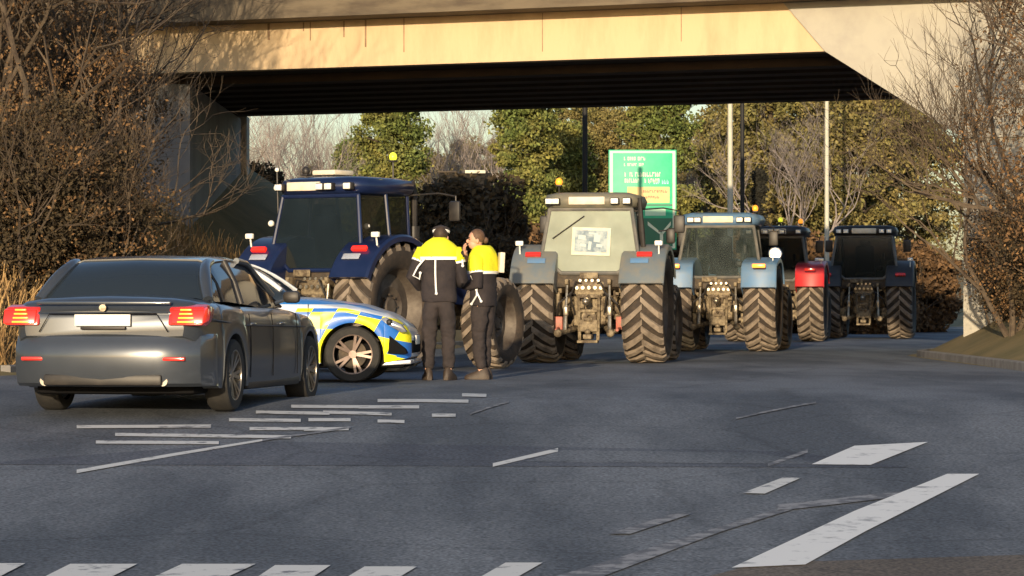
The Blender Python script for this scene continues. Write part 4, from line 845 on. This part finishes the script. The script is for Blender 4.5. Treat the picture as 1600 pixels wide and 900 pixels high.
b = MB(); b.tube([(-.60, -1.105, .74), (-.5, -1.118, .90), (.5, -1.118, .90), (.60, -1.105, .74)], .005, 5); b.build('boot_seam', 'black_matte', S1)
MB().lathe([(.001, .012), (.032, .012), (.036, .0)], Matrix.Translation((0, -1.115, .955)) @ Matrix.Rotation(-PI / 2, 4, 'Z'), 20).build('badge', 'steel', S1)
MB().box((0, -1.11, .775), (.42, .03, .03), bev=.01).build('boot_handle', 'black', S1)
MB().box((0, -1.10, .31), (1.1, .10, .10), bev=.02).build('diffuser', 'black', S1)
MB().box((0, -1.125, .845), (.52, .02, .105), bev=.005).build('number_plate', 'plate', S1)
b = MB(); b.box((0, -1.09, 1.0), (1.25, .05, .03), bev=.01); b.tube([(-.6, -1.115, .915), (.6, -1.115, .915)], .006, 6); b.build('boot_lip', 'gunmetal', S1)
b = MB(); b.box((0, .55, 1.0), (1.2, .2, .5), bev=.05); b.build('rear_seat', 'black_matte', S1)

# patrol car, side on, nose to the right
def police_mat():
    m = bpy.data.materials.new('patrol_livery'); m.use_nodes = True; n = m.node_tree.nodes; l = m.node_tree.links; bs = n['Principled BSDF']
    bs.inputs['Roughness'].default_value = .35; bs.inputs['Coat Weight'].default_value = .5
    tc = n.new('ShaderNodeTexCoord'); sep = n.new('ShaderNodeSeparateXYZ'); l.new(tc.outputs['Object'], sep.inputs[0])
    def mth(op, a_, b_=None, c_=None):
        k = n.new('ShaderNodeMath'); k.operation = op
        for i, v in enumerate((a_, b_, c_)):
            if v is None: continue
            if hasattr(v, 'is_output'): l.new(v, k.inputs[i])
            else: k.inputs[i].default_value = v
        return k.outputs[0]
    X_, Y_, Z_ = sep.outputs
    def band(v, lo_, hi_): return mth('MULTIPLY', mth('GREATER_THAN', v, lo_), mth('LESS_THAN', v, hi_))
    zt = mth('ADD', Z_, mth('MULTIPLY', mth('MAXIMUM', mth('SUBTRACT', Y_, 2.6), 0.0), .22))      # bands dip towards the nose
    u = mth('ADD', Y_, mth('MULTIPLY', Z_, -.55))
    row = mth('FLOOR', mth('DIVIDE', mth('SUBTRACT', zt, .035), .20))
    cl = mth('FLOOR', mth('DIVIDE', u, .29))
    chk = mth('MODULO', mth('ADD', mth('ADD', row, cl), 100), 2)
    side = mth('GREATER_THAN', mth('ABSOLUTE', X_), .55)
    inb = mth('MULTIPLY', band(zt, .235, .88), side)
    front = mth('GREATER_THAN', Y_, 2.15)
    inb = mth('MULTIPLY', inb, mth('GREATER_THAN', u, 1.55))
    low = band(zt, .0, .45); low_y = mth('MULTIPLY', low, front)
    isblue = mth('MULTIPLY', mth('LESS_THAN', chk, .5), mth('SUBTRACT', 1, mth('MULTIPLY', low_y, mth('LESS_THAN', Y_, 3.2))))
    ed = mth('MULTIPLY', band(mth('ABSOLUTE', X_), .52, .90), mth('MULTIPLY', mth('GREATER_THAN', zt, .925), mth('GREATER_THAN', Y_, 1.0)))
    mx = n.new('ShaderNodeMix'); mx.data_type = 'RGBA'; mx.inputs[6].default_value = (.92, .86, .01, 1); mx.inputs[7].default_value = (.02, .15, .55, 1); l.new(isblue, mx.inputs[0])
    m2 = n.new('ShaderNodeMix'); m2.data_type = 'RGBA'; m2.inputs[6].default_value = (.62, .66, .72, 1); l.new(mx.outputs[2], m2.inputs[7]); l.new(inb, m2.inputs[0])
    m3 = n.new('ShaderNodeMix'); m3.data_type = 'RGBA'; m3.inputs[7].default_value = (.03, .19, .55, 1); l.new(m2.outputs[2], m3.inputs[6]); l.new(ed, m3.inputs[0])
    l.new(m3.outputs[2], bs.inputs['Base Color']); return m
M['police'] = police_mat()
pa = 3.0                                        # nose swings towards the camera
hx = Vector((math.cos(R(pa)), -math.sin(R(pa)), 0)); side_r = Vector((-math.sin(R(pa)), -math.cos(R(pa)), 0))   # forward, right-hand side (camera side)
fw = Vector((PX(551, 37.9), 37.9, 0)); org = fw - hx * 2.68 - side_r * .80
P1 = empty('patrol_car', (org.x, org.y, zroad(org.y)), -R(90 + pa)); tag(P1, 'police car in blue and yellow checked livery parked nose right beside the officers', 'car')
tab2 = [(-.92, .70, .85, .90, .40), (-.86, .82, .95, 1.0, .30), (-.6, .89, .99, 1.06, .24), (.4, .915, .98, 1.06, .22), (1.7, .92, .955, 1.03, .22), (2.15, .915, .935, 1.01, .22), (2.75, .90, .875, .935, .22), (3.08, .86, .785, .835, .24), (3.28, .76, .67, .71, .27), (3.36, .60, .56, .58, .30)]
car_body(tab2, (0, 2.68), .375, .22, P1, 'police')
greenhouse(P1, ((-.70, 1.02), (.05, 1.40), (1.05, 1.43), (1.95, .985)), .80, .60, 'glass_car', 'white_p')
MB().box((0, 1.3, .32), (1.45, 4.0, .30), bev=.05).build('underbody', 'black_matte', P1)
for sd_ in (-1, 1):
    car_wheel(P1, sd_ * .80, 0, .335, sd_, 'alloy_dark', 5); car_wheel(P1, sd_ * .80, 2.68, .335, sd_, 'alloy_dark', 5, steer=R(6))
    b = MB(); b.prism([(2.98, .755), (3.08, .775), (3.26, .69), (3.33, .60), (3.26, .59), (3.14, .66)], 'x', sd_ * .60, sd_ * .845, .015); hl = b.build('headlight', 'headlight_glass', P1); MB().ball((sd_ * .83, 3.12, .715), .042).build('bulb', 'black', hl)
    b = MB(); b.prism([(3.10, .34), (3.12, .56), (3.31, .40), (3.33, .34)], 'x', sd_ * .66, sd_ * .848, .01); b.build('air_intake', 'black_matte', P1)
    b = MB(); b.tube([(sd_ * .80, 1.62, 1.0), (sd_ * .90, 1.64, 1.03)], .02, 6); mm_ = b.build('door_mirror', 'black', P1); MB().box((sd_ * .97, 1.65, 1.06), (.2, .11, .14), bev=.045).build('housing', 'white_p', mm_)
    [MB().tube([(sd_ * .922, y_, .28), (sd_ * .928, y_, .5), (sd_ * .918, y_, .75), (sd_ * .88, y_, .93)], .004, 4).build('door_seam', 'black_matte', P1) for y_ in (.35, 1.3, 2.16)]
    MB().box((sd_ * .86, 1.34, .225), (.1, 1.85, .09), bev=.03).build('side_skirt', 'black', P1)
    for y_ in (.52, 1.42): MB().box((sd_ * .92, y_, .83), (.03, .18, .025), bev=.01).build('door_handle', 'white_p', P1)
    b = MB(); b.prism([(-.93, .78), (-.90, .93), (-.70, .95), (-.62, .86), (-.75, .78)], 'x', sd_ * .55, sd_ * .90, .015); b.build('tail_light', 'red_lens', P1)
b = MB(); b.box((0, 3.31, .42), (1.1, .14, .16), bev=.03); b.build('grille', 'black_matte', P1)
b = MB(); b.prism([(3.02, .20), (3.08, .25), (3.37, .27), (3.37, .22)], 'x', -.78, .78, .01); b.build('front_lip', 'silver', P1)
MB().box((0, 3.385, .50), (.5, .02, .11), bev=.005).build('number_plate', 'plate', P1)
b = MB(); b.tube([(-.75, 1.99, 1.0), (-.2, 1.88, 1.06)], .01, 5); b.tube([(.05, 1.99, 1.0), (.6, 1.88, 1.06)], .01, 5); b.build('wiper', 'black', P1)

# ------------------------------------------------------------------ officers
def skinned(name, chains, m, parent, sub=2, root=0):
    """chains: list of [(point, radius), ...]; points that coincide are welded"""
    vs, rs, es, key = [], [], [], {}
    def vid(p, r_):
        k = tuple(round(c_, 4) for c_ in p)
        if k not in key: key[k] = len(vs); vs.append(p); rs.append(r_)
        return key[k]
    for ch in chains:
        prev = None
        for p, r_ in ch:
            i = vid(p, r_)
            if prev is not None and prev != i: es.append((prev, i))
            prev = i
    me = bpy.data.meshes.new(name); me.from_pydata(vs, es, []); o = bpy.data.objects.new(name, me); col.objects.link(o)
    o.modifiers.new('skin', 'SKIN')
    sk = me.skin_vertices[0].data
    for i, r_ in enumerate(rs):
        sk[i].radius = (r_, r_) if not isinstance(r_, tuple) else r_; sk[i].use_root = (i == root)
    sb = o.modifiers.new('sub', 'SUBSURF'); sb.levels = sub; sb.render_levels = sub
    o.modifiers[0].use_smooth_shade = True
    dg = bpy.context.evaluated_depsgraph_get(); ev_ = bpy.data.meshes.new_from_object(o.evaluated_get(dg)); o.modifiers.clear(); o.data = ev_
    ev_.materials.clear(); ev_.materials.append(M[m]); ev_.polygons.foreach_set('use_smooth', [True] * len(ev_.polygons))
    o.parent = parent; return o
def ell(cx, cy, z, rx, ry, n=20, p=2.4):
    out = []
    for j in range(n):
        t = 2 * PI * j / n; c_, s_ = math.cos(t), math.sin(t)
        out.append(Vector((cx + rx * math.copysign(abs(c_) ** (2 / p), c_), cy + ry * math.copysign(abs(s_) ** (2 / p), s_), z)))
    return out
def dense(*rows):
    rows = list(rows[0]) if len(rows) == 1 and not isinstance(rows[0][0], (int, float)) else list(rows); out = []
    for a_, b_ in zip(rows, rows[1:]):
        n = max(1, int(abs(b_[0] - a_[0]) / .022)); out += [tuple(p + (q - p) * i / n for p, q in zip(a_, b_)) for i in range(n)]
    return out + [rows[-1]]
def crumple(o, amp, sc_=7.0, st=(1, 1, 1.9)):
    from mathutils import noise
    me = o.data; off = Vector((o.name.__len__() * 1.7, 3.1, random.random() * 9))
    for v in me.vertices:
        p = Vector((v.co.x * st[0], v.co.y * st[1], v.co.z * st[2])) * sc_ + off
        v.co += v.normal * (amp * (noise.noise(p) + .5 * noise.noise(p * 2.3)))
    return o
def officer(loc, rz, h, J, label, hair, cap, bun=False, headrot=(0, 0, 0)):
    """local frame: faces +Y; J: joints of both arms and legs and head centre"""
    T = empty('person', loc, rz, s=h / 1.8); tag(T, label, 'person')
    hc = Vector(J['head'])
    nk = Vector((0, 0, 1.50))
    body = [[((0, 0, .98), .13), ((0, 0, 1.15), .12), ((0, 0, 1.38), .13), ((0, .0, 1.47), .075), (tuple(nk.lerp(hc, .45)), .055), (tuple(hc + Vector((0, 0, -.05))), .07)]]
    for sd_, k in ((-1, 'L'), (1, 'R')):
        sh_, elb, wr_, hnd = J['arm' + k]
        body.append([((0, 0, 1.38), .13), (sh_, .055), (elb, .042), (wr_, .028), (hnd, .034)])
        hv = Vector(hnd); dv = (hv - Vector(wr_)).normalized(); ox = dv.orthogonal().normalized() if k not in J.get('hv', {}) else Vector(J['hv'][k]); 
        cu = ox.cross(dv).normalized()
        for f_, (of, ln_) in enumerate(((-.03, .062), (-.011, .074), (.009, .070), (.028, .056))):
            b1 = hv + ox * of + dv * .035; b2 = b1 + dv * ln_ * .55 + cu * .012; b3 = b2 + dv * ln_ * .3 + cu * .03
            body.append([(hnd, .034), (tuple(b1), .0095), (tuple(b2), .0088), (tuple(b3), .007)])
        t1 = hv - ox * .035 - dv * .01; t2 = t1 - ox * .02 + dv * .035 + cu * .015
        body.append([(hnd, .034), (tuple(t1), .011), (tuple(t2), .009)])
        hp, kn, an_, toe = J['leg' + k]
        body.append([((0, 0, .98), .13), (hp, .085), (kn, .058), (an_, .042), (toe, .035)])
    B = skinned('body', body, 'skin', T, 1)
    # head: shaped ball with face, joined as part of the body mesh
    bm = bmesh.new(); bm.from_mesh(B.data); hm = Matrix.Translation(hc) @ Euler(headrot).to_matrix().to_4x4()
    def addball(c_, r3, sub=3):
        bmesh.ops.create_icosphere(bm, subdivisions=sub, radius=1, matrix=hm @ Matrix.Translation(c_) @ Matrix.Diagonal((*r3, 1)))
    addball((0, -.008, .025), (.076, .094, .10)); addball((0, .022, -.045), (.056, .066, .070)); addball((0, .095, -.012), (.013, .022, .026), 2); addball((0, .082, -.055), (.024, .010, .010), 2)
    for s2 in (-1, 1): addball((s2 * .077, -.005, -.01), (.010, .02, .03), 2)
    bm.to_mesh(B.data); bm.free(); B.data.polygons.foreach_set('use_smooth', [True] * len(B.data.polygons))
    b = MB()
    for s2 in (-1, 1): b.ball((s2 * .03, .080, .012), .012, (1, .6, .7), 1); b.box((s2 * .03, .086, .033), (.034, .008, .007), bev=.002)
    e_ = b.build('eyes', 'black_matte', T); e_.matrix_local = hm
    b = MB(); b.ball((0, -.02, .040), 1, (.083, .095, .098), 3)
    for v in b.bm.verts:
        if v.co.y > .045 and v.co.z < .09: v.co.y = .045 + (v.co.y - .045) * .1; v.co.z = max(v.co.z, .05)
    if bun: b.ball((0, -.12, .0), .042, (1, .9, 1), 2)
    hr = b.build('hair', hair, T); hr.matrix_local = hm
    if cap:
        b = MB(); b.lathe([(.001, .125), (.06, .123), (.098, .105), (.100, .075), (.090, .050)], Matrix.Rotation(-PI / 2, 4, 'Y') @ Matrix.Identity(4), 24)
        cp = b.build('cap', 'uniform', T); cp.matrix_local = hm
        b = MB(); b.lathe([(.0925, .048), (.1005, .074)], Matrix.Rotation(-PI / 2, 4, 'Y'), 24); b.build('cap_band', 'reflect', cp)
        b = MB(); b.prism([(-.07, .07), (.07, .07), (.045, .14), (-.045, .14)], 'z', .044, .052, .003); b.build('peak', 'black', cp)
    # trousers, jacket, yoke
    for_ = []
    tc_ = [[((0, 0, 1.02), .155), ((0, 0, .94), .16)]]
    for k in 'LR':
        hp, kn, an_, toe = [Vector(q) for q in J['leg' + k]]
        tc_.append([((0, 0, .94), .16), (tuple(hp), .118), (tuple(hp.lerp(kn, .5)), .102), (tuple(kn), .083), (tuple(kn.lerp(an_, .5)), .078), (tuple(an_ + Vector((0, 0, .02))), .068)])
    crumple(skinned('trousers', tc_, 'trouser', T, 3), .016, 8, (1, 1, 1.6))
    for k in 'LR':
        hp, kn, an_, toe = [Vector(q) for q in J['leg' + k]]; dr_ = (toe - an_); dr_.z = 0; dr_.normalize(); sd2 = Vector((dr_.y, -dr_.x, 0)); b = MB(); rg = []
        for t_, wd_, ht_ in ((-.10, .025, .07), (-.07, .042, .14), (.0, .046, .15), (.06, .046, .10), (.13, .050, .075), (.18, .038, .055), (.20, .015, .035)):
            c_ = an_ + dr_ * t_; rg.append([Vector((c_.x, c_.y, 0)) + sd2 * wd_ * a_ + Vector((0, 0, .003 + ht_ * z_)) for a_, z_ in ((-1, 0), (-1.05, .25), (-.9, .7), (-.4, 1), (.4, 1), (.9, .7), (1.05, .25), (1, 0))])
        b.loft(rg); b.build('boot', 'boot', T, 50)
    b = MB(); b.loft([ell(0, 0, z_, rx, ry, 28) for z_, rx, ry in dense((.88, .185, .135), (.92, .20, .145), (1.05, .195, .14), (1.15, .195, .138), (1.30, .215, .145), (1.42, .225, .14), (1.47, .19, .12), (1.50, .12, .10), (1.535, .075, .08))])
    for k in 'LR':
        sh_, elb, wr_, hnd = [Vector(q) for q in J['arm' + k]]; b.tube([sh_ + (Vector((0, 0, 1.38)) - sh_) * .3, sh_, sh_.lerp(elb, .5), elb, elb.lerp(wr_, .5), wr_.lerp(hnd, -.05)], [.08, .082, .072, .062, .056, .046], 14)
    jk = crumple(b.build('jacket', 'uniform', T, 60), .016)
    b = MB(); zl = J.get('yoke', 1.30)
    b.loft([ell(0, 0, z_, rx, ry, 28) for z_, rx, ry in dense((zl, .232, .158), (zl + .05, .236, .162), (1.41, .238, .155), (1.46, .226, .150), (1.50, .198, .142), (1.54, .152, .128), (1.575, .105, .11), (1.60, .07, .08))], )
    for k in 'LR':
        sh_, elb, wr_, hnd = [Vector(q) for q in J['arm' + k]]; t_ = min(1, max(.25, (sh_.z - zl) / max(.01, sh_.z - elb.z))); b.tube([sh_ + (Vector((0, 0, 1.38)) - sh_) * .35 + Vector((0, 0, .02)), sh_ + Vector((0, 0, .012)), sh_.lerp(elb, t_ * .55), sh_.lerp(elb, t_)], [.09, .094, .087, .082], 14)
    crumple(b.build('hi_vis_yoke', 'hivis', T, 60), .010, 9)
    b = MB(); b.loft([ell(0, 0, z_, rx, ry) for z_, rx, ry in ((zl - .022, .234, .160), (zl + .012, .2375, .1635))], caps=False)
    for k in 'LR':
        sh_, elb, wr_, hnd = [Vector(q) for q in J['arm' + k]]; t_ = min(1, max(.25, (sh_.z - zl) / max(.01, sh_.z - elb.z))); b.tube([sh_.lerp(elb, t_ - .02), sh_.lerp(elb, t_ + .06)], .0845, 14)
    b.build('reflective_band', 'reflect', T, 60)
    for st in J.get('straps', ()): 
        b = MB(); b.tube([Vector(q) for q in st], .011, 6); 
        b.ball(st[-1], .019, sub=1); b.build('white_strap', 'reflect', T)
    return T
JL = dict(head=(.01, .09, 1.60), armL=((-.20, -.01, 1.40), (-.30, -.05, 1.16), (-.24, .16, 1.04), (-.20, .22, 1.04)), armR=((.20, 0, 1.40), (.25, .02, 1.12), (.20, .22, 1.08), (.15, .29, 1.10)),
    legL=((-.09, 0, .90), (-.11, .01, .49), (-.12, -.02, .09), (-.16, .12, .03)), legR=((.09, 0, .90), (.10, .02, .49), (.11, -.01, .09), (.14, .13, .03)), yoke=1.37,
    straps=(((-.02, -.165, 1.37), (-.02, -.170, 1.20), (-.015, -.165, 1.05), (-.01, -.16, .97)), ((-.14, -.155, 1.36), (-.22, -.14, 1.27), (-.275, -.12, 1.17), (-.20, -.15, 1.13), (-.19, -.155, 1.20)), ((.27, -.06, 1.35), (.275, -.07, 1.28))))
OX, OD = PX(686, 39.0), 39.0
officer((OX, OD, zroad(OD)), R(-6), 1.96, JL, 'standing officer seen from behind in a yellow shouldered jacket and cap', 'hair_d', True, headrot=(R(-16), 0, 0))
JR = dict(head=(-.02, .09, 1.66), armL=((-.20, 0, 1.40), (-.24, -.04, 1.13), (-.16, .20, 1.12), (-.13, .27, 1.14)), armR=((.20, .02, 1.40), (.25, .17, 1.17), (.12, .27, 1.42), (.06, .27, 1.53)),
    legL=((-.09, 0, .90), (-.10, .02, .49), (-.10, -.02, .09), (-.14, .12, .03)), legR=((.09, 0, .90), (.09, .02, .49), (.09, .02, .09), (.12, .16, .03)), yoke=1.28,
    straps=(((-.13, .15, 1.26), (-.16, .16, 1.14), (-.12, .165, 1.02), (-.10, .17, .93)), ((-.15, .15, 1.24), (-.08, .17, 1.12), (-.14, .165, 1.0), (-.12, .17, .90))))
JR['straps'] = tuple(tuple((-.215 + .03 * math.sin(i * 2 + j), -.02 + .06 * math.sin(i * 1.7 + j * 2) + .04 * j, q[2]) for i, q in enumerate(s_)) for j, s_ in enumerate(JR['straps']))
officer((PX(755, 39.4), 39.4, zroad(39.4)), R(66), 1.86, JR, 'standing officer in profile with a hand raised to the face, yellow shouldered jacket', 'hair_b', False, True, headrot=(0, 0, R(38)))
# clipboard tucked under the arm of the officer
cb = MB().box((0, 0, 0), (.06, .24, .25), bev=.008).build('document_folder', 'cream'); cb.location = (PX(783, 39.45), 39.40, 1.44); cb.rotation_euler = (0, R(3), R(8)); tag(cb, 'cream document folder held at the side of the bareheaded officer', 'folder')
